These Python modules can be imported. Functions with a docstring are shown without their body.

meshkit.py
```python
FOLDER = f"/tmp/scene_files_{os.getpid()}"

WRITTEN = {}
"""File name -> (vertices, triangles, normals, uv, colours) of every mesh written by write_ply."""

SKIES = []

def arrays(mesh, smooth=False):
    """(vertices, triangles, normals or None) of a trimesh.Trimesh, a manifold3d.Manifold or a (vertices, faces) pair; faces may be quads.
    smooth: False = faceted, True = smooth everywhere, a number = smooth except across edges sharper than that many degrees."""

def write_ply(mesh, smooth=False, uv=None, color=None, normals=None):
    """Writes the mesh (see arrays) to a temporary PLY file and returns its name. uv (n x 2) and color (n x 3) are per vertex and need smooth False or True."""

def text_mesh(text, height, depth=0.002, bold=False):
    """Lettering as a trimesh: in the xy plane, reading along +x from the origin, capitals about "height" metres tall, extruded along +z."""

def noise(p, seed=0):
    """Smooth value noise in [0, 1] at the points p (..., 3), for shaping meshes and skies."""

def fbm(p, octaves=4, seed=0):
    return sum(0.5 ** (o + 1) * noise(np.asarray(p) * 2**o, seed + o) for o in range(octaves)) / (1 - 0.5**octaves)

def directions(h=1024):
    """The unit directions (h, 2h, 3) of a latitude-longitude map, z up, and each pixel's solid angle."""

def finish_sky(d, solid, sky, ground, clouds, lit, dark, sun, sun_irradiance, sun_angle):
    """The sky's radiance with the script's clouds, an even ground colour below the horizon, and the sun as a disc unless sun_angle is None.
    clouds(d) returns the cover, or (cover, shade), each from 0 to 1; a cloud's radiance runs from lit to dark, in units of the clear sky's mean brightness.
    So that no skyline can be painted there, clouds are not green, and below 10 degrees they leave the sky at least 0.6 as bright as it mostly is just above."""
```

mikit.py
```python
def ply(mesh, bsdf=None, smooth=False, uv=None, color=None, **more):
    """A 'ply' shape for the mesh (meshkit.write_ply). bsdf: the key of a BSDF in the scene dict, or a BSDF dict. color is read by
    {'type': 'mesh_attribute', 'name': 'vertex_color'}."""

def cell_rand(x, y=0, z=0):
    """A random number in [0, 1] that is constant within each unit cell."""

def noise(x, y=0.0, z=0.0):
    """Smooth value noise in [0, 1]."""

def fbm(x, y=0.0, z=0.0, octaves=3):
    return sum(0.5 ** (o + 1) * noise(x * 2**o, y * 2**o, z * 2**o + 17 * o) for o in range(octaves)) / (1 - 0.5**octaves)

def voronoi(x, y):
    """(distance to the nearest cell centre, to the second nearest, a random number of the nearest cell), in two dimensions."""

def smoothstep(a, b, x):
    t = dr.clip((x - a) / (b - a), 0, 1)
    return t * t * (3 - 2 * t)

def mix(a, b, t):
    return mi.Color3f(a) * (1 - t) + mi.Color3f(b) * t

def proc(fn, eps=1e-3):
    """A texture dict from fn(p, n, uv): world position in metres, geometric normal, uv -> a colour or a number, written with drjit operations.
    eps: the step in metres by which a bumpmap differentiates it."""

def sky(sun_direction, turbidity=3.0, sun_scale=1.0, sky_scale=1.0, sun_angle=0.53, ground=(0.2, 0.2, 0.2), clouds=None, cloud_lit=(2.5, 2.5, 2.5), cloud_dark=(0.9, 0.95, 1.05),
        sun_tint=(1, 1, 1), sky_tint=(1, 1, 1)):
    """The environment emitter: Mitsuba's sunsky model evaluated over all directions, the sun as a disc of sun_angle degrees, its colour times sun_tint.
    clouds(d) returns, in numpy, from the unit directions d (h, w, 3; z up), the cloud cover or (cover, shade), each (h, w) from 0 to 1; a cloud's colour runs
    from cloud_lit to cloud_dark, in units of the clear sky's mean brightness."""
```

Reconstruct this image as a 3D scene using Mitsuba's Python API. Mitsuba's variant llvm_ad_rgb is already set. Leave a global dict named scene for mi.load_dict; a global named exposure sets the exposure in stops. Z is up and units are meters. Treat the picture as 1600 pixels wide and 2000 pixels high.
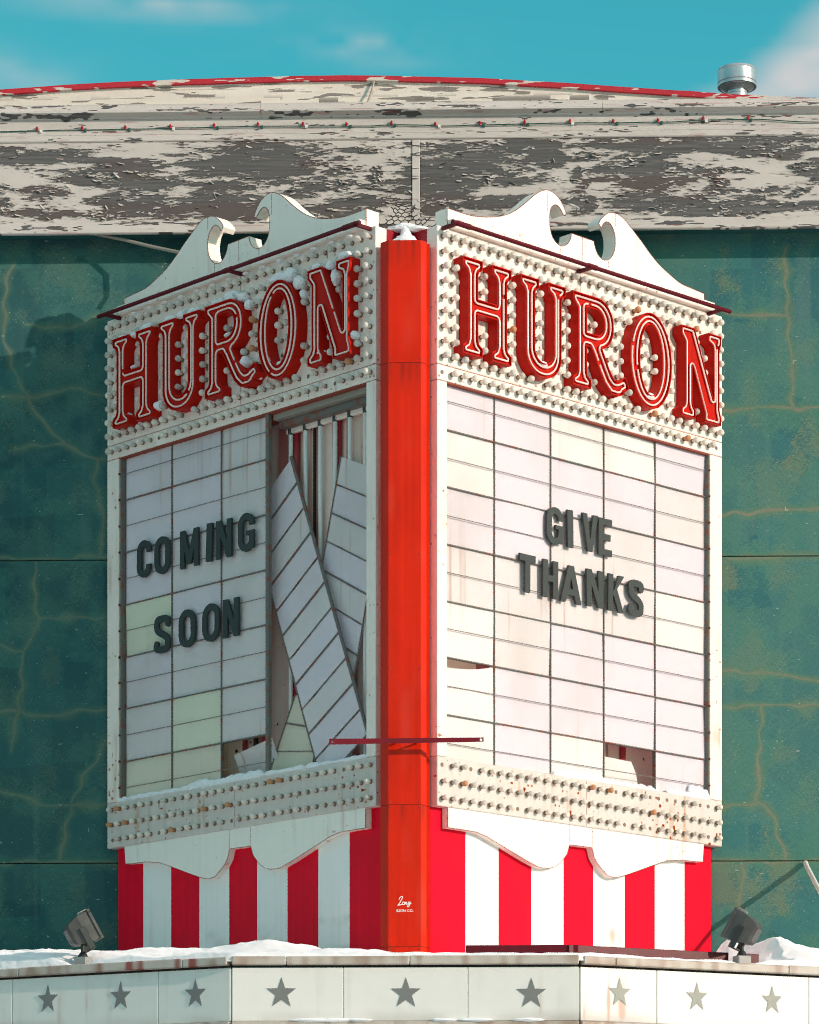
import math, random
import numpy as np, trimesh, shapely
from shapely.geometry import Polygon, LineString, Point, box as sbox, MultiPolygon
from shapely.ops import unary_union
from shapely import affinity
import manifold3d as m3
import drjit as dr
import mitsuba as mi, mikit, meshkit
from mikit import noise, fbm, smoothstep, mix, cell_rand, voronoi, proc

T = mi.ScalarTransform4f
random.seed(7)
rng = np.random.default_rng(7)

# ---------------------------------------------------------------- camera, sky, exposure
YAW = math.radians(1.48)                       # the facade is seen almost square on, from a little right of the sign's corner
EYE = np.array([0.6636, -24.491, 1.6])
FWD = np.array([-math.sin(YAW), math.cos(YAW), 0.0])
exposure = 1.72
scene, labels = {}, {}
scene['camera'] = {'type': 'perspective', 'fov': math.degrees(2 * math.atan(800 / 6125)), 'fov_axis': 'x', 'near_clip': 0.1, 'far_clip': 900.0,
                   'principal_point_offset_y': -0.75,
                   'to_world': T().look_at(origin=EYE.tolist(), target=(EYE + FWD * 10).tolist(), up=[0, 0, 1])}


def clouds(d):
    """Broken winter cloud, thin in view, added thicker out of view for neutral fill, with a thicker bank low on the right."""
    p = d / (np.abs(d[..., 2:3]) + 0.18)
    wide = meshkit.fbm(p * np.array([1.1, 1.6, 1.0]) + 3.1, 5, 3)
    fine = meshkit.fbm(p * np.array([5.0, 9.0, 5.0]) + 7.7, 5, 9)
    cover = np.clip((0.66 * wide + 0.34 * fine - 0.42) / 0.16, 0, 1) * 0.88
    az, el = np.degrees(np.arctan2(d[..., 0], d[..., 1])), np.degrees(np.arcsin(np.clip(d[..., 2], -1, 1)))
    edge = (fine - 0.5) * 1.6
    bank = np.clip((az - 3.7 - 1.45 * (el - 20.7) + edge) / 1.3, 0, 1) * np.clip((40 - az) / 20, 0, 1) * np.clip((24 - el) / 2, 0, 1)
    wisp = np.exp(-((az + 2.3) / 1.3) ** 2 - ((el - 21.35 + edge * 0.25) / 0.28) ** 2) * (0.2 + 0.5 * fine) + np.exp(-((az + 6.0) / 2.2) ** 2 - ((el - 22.05) / 0.22) ** 2) * 0.35 + np.exp(-((az + 9.3) / 1.6) ** 2 - ((el - 20.6) / 0.5) ** 2) * 0.4
    puff = meshkit.fbm(np.stack([az * 0.9, el * 2.6, az * 0 + 4.0], -1), 6, 21)
    wisp = wisp * np.clip((puff - 0.32) / 0.3, 0, 1.3)
    bank = bank * np.clip(0.55 + 1.1 * (puff - 0.3), 0, 1)
    front = (np.abs(az) < 12) & (el < 26)
    cover = np.where(front, cover * 0.12, cover)  # the extra cloud beyond this window is unseen, added to neutralise the fill
    return np.clip(np.maximum(np.maximum(cover, bank * 0.95), wisp), 0, 1), np.clip(0.25 * fine, 0, 1)


SUN = (0.848, -0.525, 0.30)                     # low winter sun from the right, almost square to the right-hand sign
scene['daylight'] = mikit.sky(SUN, turbidity=3, clouds=clouds, cloud_lit=(2.15, 2.15, 2.15), cloud_dark=(1.35, 1.3, 1.3), ground=(0.45, 0.45, 0.46),
                              sun_tint=(1.02, 1.08, 1.80), sky_scale=1.72, sky_tint=(0.22, 1.05, 0.90))

# ---------------------------------------------------------------- materials
def col(*c):
    return {'type': 'rgb', 'value': list(c)}


def princ(key, color, rough=0.5, spec=0.5, metal=0.0, bump=None, bscale=0.002, eps=2e-3, **more):
    c = color if isinstance(color, dict) else col(*color)
    b = {'type': 'principled', 'base_color': c, 'roughness': rough, 'specular': spec, 'metallic': metal, **more}
    if bump is not None:
        b = {'type': 'bumpmap', 'arbitrary': proc(bump, eps), 'scale': bscale, 'bsdf': b}
    scene[key] = {'type': 'twosided', 'bsdf': b}
    return key


def enamel(base, rust=(0.30, 0.10, 0.05), amount=1.0, dirt=(0.42, 0.39, 0.33)):
    def fn(p, n, uv):
        streak = noise(p.x * 19, p.y * 19, p.z * 1.3) * 0.6 + noise(p.x * 47, p.y * 47, p.z * 2.1) * 0.4
        blot = fbm(p.x * 2.3, p.y * 2.3, p.z * 2.7)
        c = mix(base, dirt, smoothstep(0.45, 0.95, streak * 0.55 + blot * 0.5) * 0.42 * amount)
        c = mix(c, (0.50, 0.30, 0.20), smoothstep(0.64, 0.84, streak * 0.6 + blot * 0.45) * 0.55 * amount)
        spot = noise(p.x * 31, p.y * 31, p.z * 31)
        return mix(c, rust, smoothstep(0.80, 0.90, spot * 0.75 + blot * 0.32) * 0.85 * amount)
    return proc(fn)


princ('white_enamel', enamel((0.82, 0.735, 0.665)), 0.38)
princ('scroll_enamel', enamel((0.82, 0.775, 0.70), amount=0.6), 0.4)
princ('band_enamel', enamel((0.60, 0.555, 0.515), amount=1.45), 0.45)
princ('valance_enamel', enamel((0.82, 0.79, 0.72), amount=0.65), 0.4)
def stripe_fn(p, n, uv):
    b = fbm(p.x * 5, p.y * 5, p.z * 6, 3)
    run = noise(p.x * 30, p.y * 30, p.z * 0.9) * 0.6 + noise(p.x * 11, p.y * 11, p.z * 0.5) * 0.4
    c = mix((0.81, 0.81, 0.78), (0.62, 0.60, 0.54), smoothstep(0.52, 0.9, run) * 0.5)
    c = mix(c, (0.42, 0.38, 0.32), smoothstep(0.25, 0.75, b * 0.9 - (p.z - 4.15) * 0.9 + 0.1) * 0.55)
    return mix(c, (0.48, 0.26, 0.17), smoothstep(0.70, 0.88, run * 0.7 + b * 0.35) * 0.4)


princ('stripe_white', proc(stripe_fn), 0.38)


def red_fn(base, dark):
    def fn(p, n, uv):
        b = fbm(p.x * 3.1, p.y * 3.1, p.z * 1.7)
        run = noise(p.x * 34, p.y * 34, p.z * 0.7) * 0.6 + noise(p.x * 9, p.y * 9, p.z * 0.25) * 0.4
        c = mix(base, dark, smoothstep(0.40, 0.8, b) * 0.45)
        c = c * (0.86 + 0.24 * run)
        s = noise(p.x * 40, p.y * 40, p.z * 40)
        c = mix(c, (0.16, 0.03, 0.02), smoothstep(0.80, 0.93, s * 0.7 + b * 0.3) * 0.85)
        return mix(c, (0.13, 0.022, 0.015), smoothstep(0.70, 0.9, run * 0.8 + b * 0.25) * 0.45)
    return proc(fn)


princ('red_stripe', red_fn((0.78, 0.006, 0.028), (0.66, 0.007, 0.020)), 0.3, 0.06, bump=lambda p, n, uv: fbm(p.x * 3.0, p.y * 3.0, p.z * 1.6, 3), bscale=0.010)
def column_fn(p, n, uv):
    b = fbm(p.x * 3.1, p.y * 3.1, p.z * 1.7)
    run = noise(p.x * 34, p.y * 34, p.z * 0.5) * 0.6 + noise(p.x * 12, p.y * 12, p.z * 0.25) * 0.4
    c = mix((0.64, 0.019, 0.003), (0.50, 0.013, 0.002), smoothstep(0.40, 0.8, b) * 0.5) * (0.84 + 0.28 * run)
    stain = mi.Float(0)
    for zj, reach in ((9.766, 0.35), (8.804, 0.30), (5.332, 0.25), (4.217, 0.12)):
        below = zj - p.z
        stain = dr.maximum(stain, dr.select(below > -0.004, smoothstep(reach, 0.0, below), 0.0))
    c = mix(c, (0.17, 0.016, 0.008), stain * smoothstep(0.35, 0.75, run) * 0.6)
    c = mix(c, (0.20, 0.05, 0.03), smoothstep(0.82, 0.93, noise(p.x * 38, p.y * 38, p.z * 38) * 0.7 + b * 0.3) * 0.85)
    return mix(c, (0.62, 0.06, 0.035), smoothstep(0.60, 0.85, noise(p.x * 8, p.y * 8, p.z * 2.2) * 0.6 + b * 0.4) * 0.35)


princ('orange_red', proc(column_fn), 0.30, 0.16, bump=lambda p, n, uv: fbm(p.x * 3.0, p.y * 3.0, p.z * 1.6, 3), bscale=0.016)
princ('letter_red', red_fn((0.50, 0.012, 0.006), (0.38, 0.010, 0.006)), 0.36, 0.08)
princ('letter_inside', red_fn((0.36, 0.010, 0.006), (0.26, 0.010, 0.006)), 0.4, 0.12)
princ('maroon', red_fn((0.105, 0.006, 0.014), (0.07, 0.005, 0.009)), 0.35, 0.2)
princ('bar_red', red_fn((0.19, 0.006, 0.016), (0.12, 0.006, 0.012)), 0.2, 0.3)
princ('red_return', red_fn((0.30, 0.008, 0.02), (0.22, 0.006, 0.012)), 0.35, 0.2)
princ('neon_tube', (0.80, 0.62, 0.56), 0.2)
princ('rust_seam', (0.23, 0.05, 0.03), 0.8)
princ('dark_gap', (0.025, 0.018, 0.016), 0.9)


def rail_fn(p, n, uv):
    b = noise(p.x * 23, p.y * 23, p.z * 23)
    return mix((0.13, 0.125, 0.115), (0.20, 0.06, 0.035), smoothstep(0.5, 0.85, b))


princ('rail_steel', proc(rail_fn), 0.5)
princ('wire_steel', (0.15, 0.135, 0.12), 0.45)


def pane_fn(base, stain):
    def fn(p, n, uv):
        b = fbm(p.x * 2.1, p.y * 2.1, p.z * 0.9)
        streak = noise(p.x * 26, p.y * 26, p.z * 0.7)
        c = mix(base, (0.60, 0.55, 0.50), smoothstep(0.4, 0.8, b) * 0.25)
        return mix(c, (0.62, 0.42, 0.33), smoothstep(0.66, 0.9, streak * 0.7 + b * 0.3) * stain)
    return proc(fn)




def pane(key, base, stain):
    """Opal acrylic: glossy, and lets some light through into the sign."""
    scene[key] = {'type': 'principledthin', 'base_color': pane_fn(base, stain), 'roughness': 0.22, 'diff_trans': 0.75, 'eta': 1.45}


pane('pane_lilac', (0.89, 0.85, 0.90), 0.25)
pane('pane_grey', (0.88, 0.85, 0.85), 0.7)
pane('pane_white', (0.95, 0.935, 0.92), 0.2)
pane('pane_green', (0.91, 0.93, 0.79), 0.15)
pane('pane_cream', (0.90, 0.87, 0.74), 0.3)
princ('black_plastic', (0.022, 0.03, 0.03), 0.5)
princ('dark_metal', (0.05, 0.052, 0.05), 0.45)
for key_, c_ in (('bulb_frost', (0.90, 0.86, 0.79)), ('bulb_grey', (0.76, 0.75, 0.70)), ('bulb_amber', (0.72, 0.40, 0.22))):
    scene[key_] = {'type': 'principledthin', 'base_color': col(*c_), 'roughness': 0.16, 'diff_trans': 0.7, 'eta': 1.5}
scene['bulb_clear'] = {'type': 'blendbsdf', 'weight': 0.55, 'a': {'type': 'thindielectric', 'int_ior': 1.5}, 'b': {'type': 'twosided', 'bsdf': {'type': 'principled', 'base_color': col(0.66, 0.62, 0.56), 'roughness': 0.12, 'specular': 0.9}}}
princ('socket_brass', (0.20, 0.125, 0.085), 0.5)


def inside_fn(p, n, uv):
    """Unpainted sheet at the back of the open sign: pale primer with long red-lead and rust streaks."""
    a = (p.x - p.y) * 0.7071
    s = noise(a * 9.0, 3.0, p.z * 0.35)
    s2 = noise(a * 31.0, 9.0, p.z * 1.1)
    c = mix((0.72, 0.58, 0.51), (0.60, 0.38, 0.31), smoothstep(0.3, 0.75, s2 * 0.6 + s * 0.4))
    c = mix(c, (0.42, 0.03, 0.045), smoothstep(0.60, 0.70, s * 0.8 + s2 * 0.2) * (0.35 + 0.6 * noise(a * 4.0, 2.0, p.z * 1.5)))
    return mix(c, (0.05, 0.02, 0.02), smoothstep(0.88, 0.93, noise(p.x * 37, p.y * 37, p.z * 19)))


princ('sign_inside', proc(inside_fn), 0.7)
princ('inside_pale', (0.80, 0.66, 0.56), 0.7)
princ('strut_red', red_fn((0.30, 0.018, 0.03), (0.40, 0.16, 0.13)), 0.55, 0.2)
princ('tube_glass', (0.68, 0.69, 0.66), 0.2)

PEEL = [(-3.233, 11.288, 0.396, 0.053), (-2.459, 11.192, 0.264, 0.053), (-2.348, 11.059, 0.352, 0.07), (-2.901, 11.099, 0.264, 0.048), (-3.499, 11.003, 0.11, 0.026), (-3.499, 10.871, 0.079, 0.04), (-3.189, 10.969, 0.132, 0.031), (-3.211, 10.793, 0.264, 0.044), (-2.614, 10.907, 0.154, 0.04), (-2.37, 10.883, 0.198, 0.088), (-2.149, 10.815, 0.11, 0.048), (-2.702, 10.775, 0.088, 0.031), (-1.302, 11.226, 0.506, 0.132), (-1.664, 11.0, 0.242, 0.057), (-1.487, 10.853, 0.396, 0.088), (-0.914, 10.993, 0.154, 0.048), (-0.583, 11.012, 0.132, 0.04), (-0.583, 11.131, 0.097, 0.031), (-0.376, 11.327, 0.123, 0.018), (-0.253, 11.018, 0.123, 0.035), (-0.42, 10.865, 0.264, 0.044), (-0.561, 10.792, 0.264, 0.04), (-0.31, 11.129, 0.053, 0.035), (0.473, 11.209, 0.418, 0.088), (0.232, 11.08, 0.22, 0.088), (0.24, 10.948, 0.22, 0.088), (0.342, 11.36, 0.308, 0.026), (0.935, 11.368, 0.264, 0.031), (1.111, 11.247, 0.154, 0.066), (0.891, 11.052, 0.264, 0.031), (0.737, 10.846, 0.44, 0.04), (0.188, 10.829, 0.198, 0.053), (1.44, 11.082, 0.079, 0.062), (1.427, 10.849, 0.088, 0.057), (1.462, 11.257, 0.154, 0.026), (2.492, 11.344, 0.726, 0.057), (3.039, 11.287, 0.198, 0.044), (1.997, 11.086, 0.264, 0.123), (1.979, 10.857, 0.264, 0.07), (2.492, 11.116, 0.15, 0.035), (2.593, 11.005, 0.075, 0.048), (2.777, 11.122, 0.123, 0.018), (2.602, 10.808, 0.33, 0.075), (2.983, 10.791, 0.44, 0.04), (3.061, 10.944, 0.123, 0.035), (3.433, 11.094, 0.123, 0.066), (3.311, 10.951, 0.044, 0.031), (3.368, 11.152, 0.11, 0.026)]
PAINT, PAINT2 = (0.55, 0.51, 0.475), (0.46, 0.42, 0.39)
WOOD, WOOD2 = (0.066, 0.066, 0.066), (0.088, 0.066, 0.062)


def peel_amount(p):
    """Above 0.5 the paint has gone: large lost areas where they are on the board, their edges broken along the grain."""
    wx = p.x + (fbm(p.x * 2.6, 11.0, p.z * 7, 3) - 0.5) * 0.42
    wz = p.z + (fbm(p.x * 3.4, 17.0, p.z * 9, 3) - 0.5) * 0.11
    f = mi.Float(0)
    for cx, cz, rx, rz in PEEL:
        q = dr.square((wx - cx) / (rx * 1.2)) + dr.square((wz - cz) / (rz * 1.3))
        f = dr.maximum(f, 1.0 - 0.42 * q)
    f = dr.maximum(f, 0.0)
    n1 = fbm(p.x * 5 + 3, 4.0, p.z * 24, 4)
    n2 = noise(p.x * 24, 8.0, p.z * 90)
    n3 = noise(p.x * 60, 2.0, p.z * 170)
    return f * 0.40 + n1 * 0.62 + n2 * 0.30 + n3 * 0.16 - 0.243


def wood_col(p):
    g = noise(p.x * 6, 1.0, p.z * 240) * 0.6 + noise(p.x * 2.2, 5.0, p.z * 60) * 0.4
    c = mix(WOOD, (0.125, 0.120, 0.118), smoothstep(0.3, 0.8, g))
    return mix(c, WOOD2, smoothstep(0.5, 0.72, fbm(p.x * 1.3, 2.0, p.z * 5.0)) * 0.85)


def peel_fn(p, n, uv):
    a = peel_amount(p)
    paint = mix(PAINT, PAINT2, fbm(p.x * 3, 6.0, p.z * 9))
    crack = smoothstep(0.465, 0.497, a) * (1 - smoothstep(0.50, 0.515, a))
    c = mix(paint, wood_col(p), smoothstep(0.50, 0.515, a))
    return mix(c, (0.06, 0.05, 0.045), crack * 0.45)


def peel_h(p, n, uv):
    a = peel_amount(p)
    lift = smoothstep(0.40, 0.50, a) * (1 - smoothstep(0.50, 0.525, a))
    return lift * 1.6 + (1 - smoothstep(0.50, 0.525, a)) * 0.6 + noise(p.x * 6, 1.0, p.z * 240) * 0.25


princ('peeling_board', proc(peel_fn), 0.75, bump=peel_h, bscale=0.006, eps=2e-3)


def worn_fn(lo, hi, spots):
    def fn(p, n, uv):
        a = fbm(p.x * 4.2 + 5, 3.0, p.z * 26, 3) * 0.75 + noise(p.x * 23, 7.0, p.z * 80) * 0.25
        c = mix(PAINT, PAINT2, fbm(p.x * 2, 6.0, p.z * 12))
        c = mix(c, wood_col(p), smoothstep(lo, hi, a))
        r = noise(p.x * 5.3 + 9, 5.0, p.z * 45)
        return mix(c, (0.30, 0.02, 0.025), smoothstep(0.86, 0.9, r) * spots)
    return proc(fn)


def worn_h(p, n, uv):
    return fbm(p.x * 4.2 + 5, 3.0, p.z * 26, 3) + noise(p.x * 9, 1.0, p.z * 120) * 0.3


princ('worn_frieze', worn_fn(0.66, 0.69, 0.3), 0.7, bump=worn_h, bscale=0.003)
princ('worn_trim', worn_fn(0.60, 0.63, 0.3), 0.7, bump=worn_h, bscale=0.005)


def parapet_fn(p, n, uv):
    a = fbm(p.x * 4.2 + 5, 3.0, p.z * 26, 3)
    c = mix((0.72, 0.67, 0.60), (0.60, 0.54, 0.47), fbm(p.x * 2, 6.0, p.z * 12))
    cz, cx = dr.floor(p.z * 17.0), dr.floor(p.x * 6.0 + cell_rand(dr.floor(p.z * 17.0)) * 3)
    chip = cell_rand(cx, cz, 3) * 0.55 + fbm(p.x * 2.1, 2.0, p.z * 8) * 0.6
    low = 1 - smoothstep(11.79, 11.86, p.z)
    c = mix(c, (0.21, 0.19, 0.17), smoothstep(0.66, 0.69, chip) * low)
    c = mix(c, (0.16, 0.14, 0.13), smoothstep(0.63, 0.66, a) * 0.9)
    return mix(c, (0.10, 0.09, 0.085), smoothstep(0.93, 0.97, noise(p.x * 2.5, 1.0, p.z * 60)) * 0.8)


princ('parapet_board', proc(parapet_fn), 0.7, bump=worn_h, bscale=0.004)


def redtrim_fn(p, n, uv):
    a = fbm(p.x * 6 + 2, 3.0, p.z * 30, 3)
    return mix((0.42, 0.012, 0.025), (0.56, 0.50, 0.44), smoothstep(0.60, 0.64, a + smoothstep(0.5, 3.5, p.x) * 0.05))


princ('red_trim_paint', proc(redtrim_fn), 0.6)

CRACKS = [[(-3.496, 10.473), (-3.554, 10.317), (-3.581, 10.072), (-3.572, 9.849), (-3.518, 9.626), (-3.451, 9.425), (-3.348, 9.268)], [(-3.348, 9.268), (-3.272, 9.111), (-3.161, 8.977), (-3.049, 8.887), (-2.892, 8.797), (-2.691, 8.728)], [(-3.384, 9.906), (-3.116, 9.89), (-2.892, 9.92), (-2.714, 9.998)], [(-3.608, 9.283), (-3.272, 9.285), (-2.982, 9.363), (-2.736, 9.317)], [(-3.474, 8.841), (-3.049, 8.878)], [(-2.758, 8.729), (-2.781, 8.595), (-2.736, 8.395), (-2.7, 8.238), (-2.731, 7.904)], [(-3.295, 7.863), (-3.299, 7.529), (-3.263, 7.359), (-3.339, 7.217), (-3.411, 7.084), (-3.416, 6.727), (-3.46, 6.549), (-3.518, 6.193)], [(-3.263, 7.359), (-3.071, 7.381), (-2.714, 7.361)], [(-3.411, 7.084), (-3.496, 7.084), (-3.608, 7.138)], [(-3.608, 6.541), (-3.116, 6.521), (-2.937, 6.555), (-2.647, 6.545)], [(-2.682, 6.278), (-2.758, 6.145), (-2.892, 5.967), (-2.959, 5.811), (-3.058, 5.433), (-3.08, 5.255)], [(-3.608, 5.858), (-3.384, 5.791), (-3.25, 5.737), (-2.647, 5.73)], [(3.209, 10.549), (3.218, 10.328), (3.24, 10.018), (3.262, 9.619), (3.284, 9.175)], [(2.701, 9.964), (2.975, 9.953), (3.24, 9.938)], [(2.665, 9.122), (2.842, 9.148), (3.505, 9.138)], [(2.665, 8.236), (3.063, 8.26), (3.505, 8.266)], [(2.665, 6.857), (2.909, 6.86), (3.328, 6.818), (3.505, 6.782)], [(2.665, 6.56), (3.063, 6.563), (3.505, 6.578)], [(3.006, 6.55), (3.001, 6.297), (2.966, 5.743), (3.028, 5.699), (3.107, 5.61), (3.174, 5.41), (3.24, 5.233)], [(2.665, 5.7), (2.966, 5.721)], [(2.842, 5.19), (2.829, 4.835)],
          [(-3.7, 7.885), (-2.6, 7.885)], [(2.6, 7.85), (3.6, 7.85)], [(-3.7, 5.233), (-2.6, 5.233)], [(2.6, 5.222), (3.6, 5.222)]]


def wall_dist(p):
    wx = p.x + (noise(p.x * 9, 2.0, p.z * 9) - 0.5) * 0.05
    wz = p.z + (noise(p.x * 9, 7.0, p.z * 9) - 0.5) * 0.05
    best = mi.Float(9)
    for line in CRACKS:
        for (ax, az), (bx, bz) in zip(line[:-1], line[1:]):
            dx, dz = bx - ax, bz - az
            t = dr.clip(((wx - ax) * dx + (wz - az) * dz) / (dx * dx + dz * dz), 0, 1)
            best = dr.minimum(best, dr.square(wx - ax - t * dx) + dr.square(wz - az - t * dz))
    return dr.sqrt(best)


def wall_fn(p, n, uv):
    d = wall_dist(p)
    fine = noise(p.x * 120, 3.0, p.z * 120)
    big = fbm(p.x * 1.1 + 4, 2.0, p.z * 0.9, 3)
    mid = fbm(p.x * 5.5, 5.0, p.z * 4.2, 3)
    # roller patches: blocks of slightly different greens
    row = dr.floor(p.z * 2.3 + noise(p.x * 1.4, 0.0, 3.0) * 1.2)
    blk = cell_rand(dr.floor(p.x * 2.6 + cell_rand(row) * 4), row, 5)
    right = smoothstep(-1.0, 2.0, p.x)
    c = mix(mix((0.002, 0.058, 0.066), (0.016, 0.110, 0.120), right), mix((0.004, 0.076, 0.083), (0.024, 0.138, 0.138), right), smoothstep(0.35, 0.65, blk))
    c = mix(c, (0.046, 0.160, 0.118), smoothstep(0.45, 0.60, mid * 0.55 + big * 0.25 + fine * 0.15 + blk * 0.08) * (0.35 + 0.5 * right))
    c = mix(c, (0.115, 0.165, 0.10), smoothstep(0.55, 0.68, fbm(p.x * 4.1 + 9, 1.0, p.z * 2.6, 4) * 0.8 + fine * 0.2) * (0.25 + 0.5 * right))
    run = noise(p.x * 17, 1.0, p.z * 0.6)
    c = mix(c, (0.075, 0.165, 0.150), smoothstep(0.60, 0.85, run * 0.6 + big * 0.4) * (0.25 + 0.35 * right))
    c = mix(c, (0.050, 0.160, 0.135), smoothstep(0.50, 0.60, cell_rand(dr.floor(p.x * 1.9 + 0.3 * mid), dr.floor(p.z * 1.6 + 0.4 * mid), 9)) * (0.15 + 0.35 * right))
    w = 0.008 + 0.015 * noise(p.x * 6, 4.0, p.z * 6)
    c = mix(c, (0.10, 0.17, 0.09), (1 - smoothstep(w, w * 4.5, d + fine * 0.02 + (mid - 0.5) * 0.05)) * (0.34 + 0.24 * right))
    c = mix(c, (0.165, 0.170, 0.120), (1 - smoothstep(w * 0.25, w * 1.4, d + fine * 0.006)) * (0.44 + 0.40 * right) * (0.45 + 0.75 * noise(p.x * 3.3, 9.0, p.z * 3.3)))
    c = mix(c, (0.35, 0.36, 0.33), smoothstep(0.955, 0.975, noise(p.x * 42, 6.0, p.z * 34)) * 0.7)
    return c * (0.85 + 0.3 * fine)


def wall_h(p, n, uv):
    return noise(p.x * 120, 3.0, p.z * 120) * 0.5 + fbm(p.x * 30, 1.0, p.z * 30)


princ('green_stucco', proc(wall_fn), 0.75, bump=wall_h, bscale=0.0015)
princ('teal_soffit', (0.012, 0.085, 0.085), 0.7)


def snow_fn(p, n, uv):
    return mix((0.84, 0.85, 0.87), (0.74, 0.76, 0.79), fbm(p.x * 5, p.y * 5, p.z * 5))


def snow_h(p, n, uv):
    return fbm(p.x * 16, p.y * 16, p.z * 16, 4)


princ('snow_white', proc(snow_fn), 0.9, 0.2, bump=snow_h, bscale=0.012)


def fascia_fn(p, n, uv):
    streak = noise(p.x * 21, p.y * 21, p.z * 1.6)
    b = fbm(p.x * 1.9, p.y * 1.9, p.z * 3)
    c = mix((0.68, 0.685, 0.65), (0.52, 0.50, 0.45), smoothstep(0.5, 0.9, streak * 0.5 + b * 0.5) * 0.55)
    low = 1 - smoothstep(3.60, 3.70, p.z)
    c = mix(c, (0.36, 0.33, 0.30), low * smoothstep(0.3, 0.7, b) * 0.6)
    return mix(c, (0.42, 0.17, 0.08), smoothstep(0.76, 0.9, streak * 0.65 + b * 0.4) * 0.6)


princ('canopy_enamel', proc(fascia_fn), 0.42)


def coping_fn(p, n, uv):
    b = fbm(p.x * 2.7, p.y * 2.7, p.z * 5)
    s = noise(p.x * 17, p.y * 17, p.z * 2)
    c = mix((0.46, 0.42, 0.37), (0.30, 0.22, 0.17), smoothstep(0.4, 0.7, b * 0.6 + s * 0.4))
    return mix(c, (0.26, 0.03, 0.025), smoothstep(0.62, 0.74, noise(p.x * 2.3 + 8, p.y * 2.3, 2.0) * 0.6 + s * 0.35) * 0.85)


princ('coping_metal', proc(coping_fn), 0.5)
princ('star_grey', (0.16, 0.17, 0.165), 0.6)
princ('star_sunlit', (0.30, 0.31, 0.27), 0.6)  # same grey star paint, with the sun on the right edge put into the colour
princ('galvanised', proc(lambda p, n, uv: mix((0.62, 0.64, 0.65), (0.50, 0.52, 0.54), fbm(p.x * 9, p.y * 9, p.z * 3))), 0.32, metal=0.75)
princ('lamp_grey', proc(lambda p, n, uv: mix((0.095, 0.094, 0.088), (0.035, 0.037, 0.037), fbm(p.x * 14, p.y * 14, p.z * 14))), 0.42)
princ('lamp_black', (0.022, 0.028, 0.028), 0.5)
princ('box_grey', (0.30, 0.30, 0.29), 0.5)
princ('pale_pipe', (0.60, 0.57, 0.52), 0.4)
princ('old_conduit', (0.27, 0.25, 0.21), 0.5)
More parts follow.
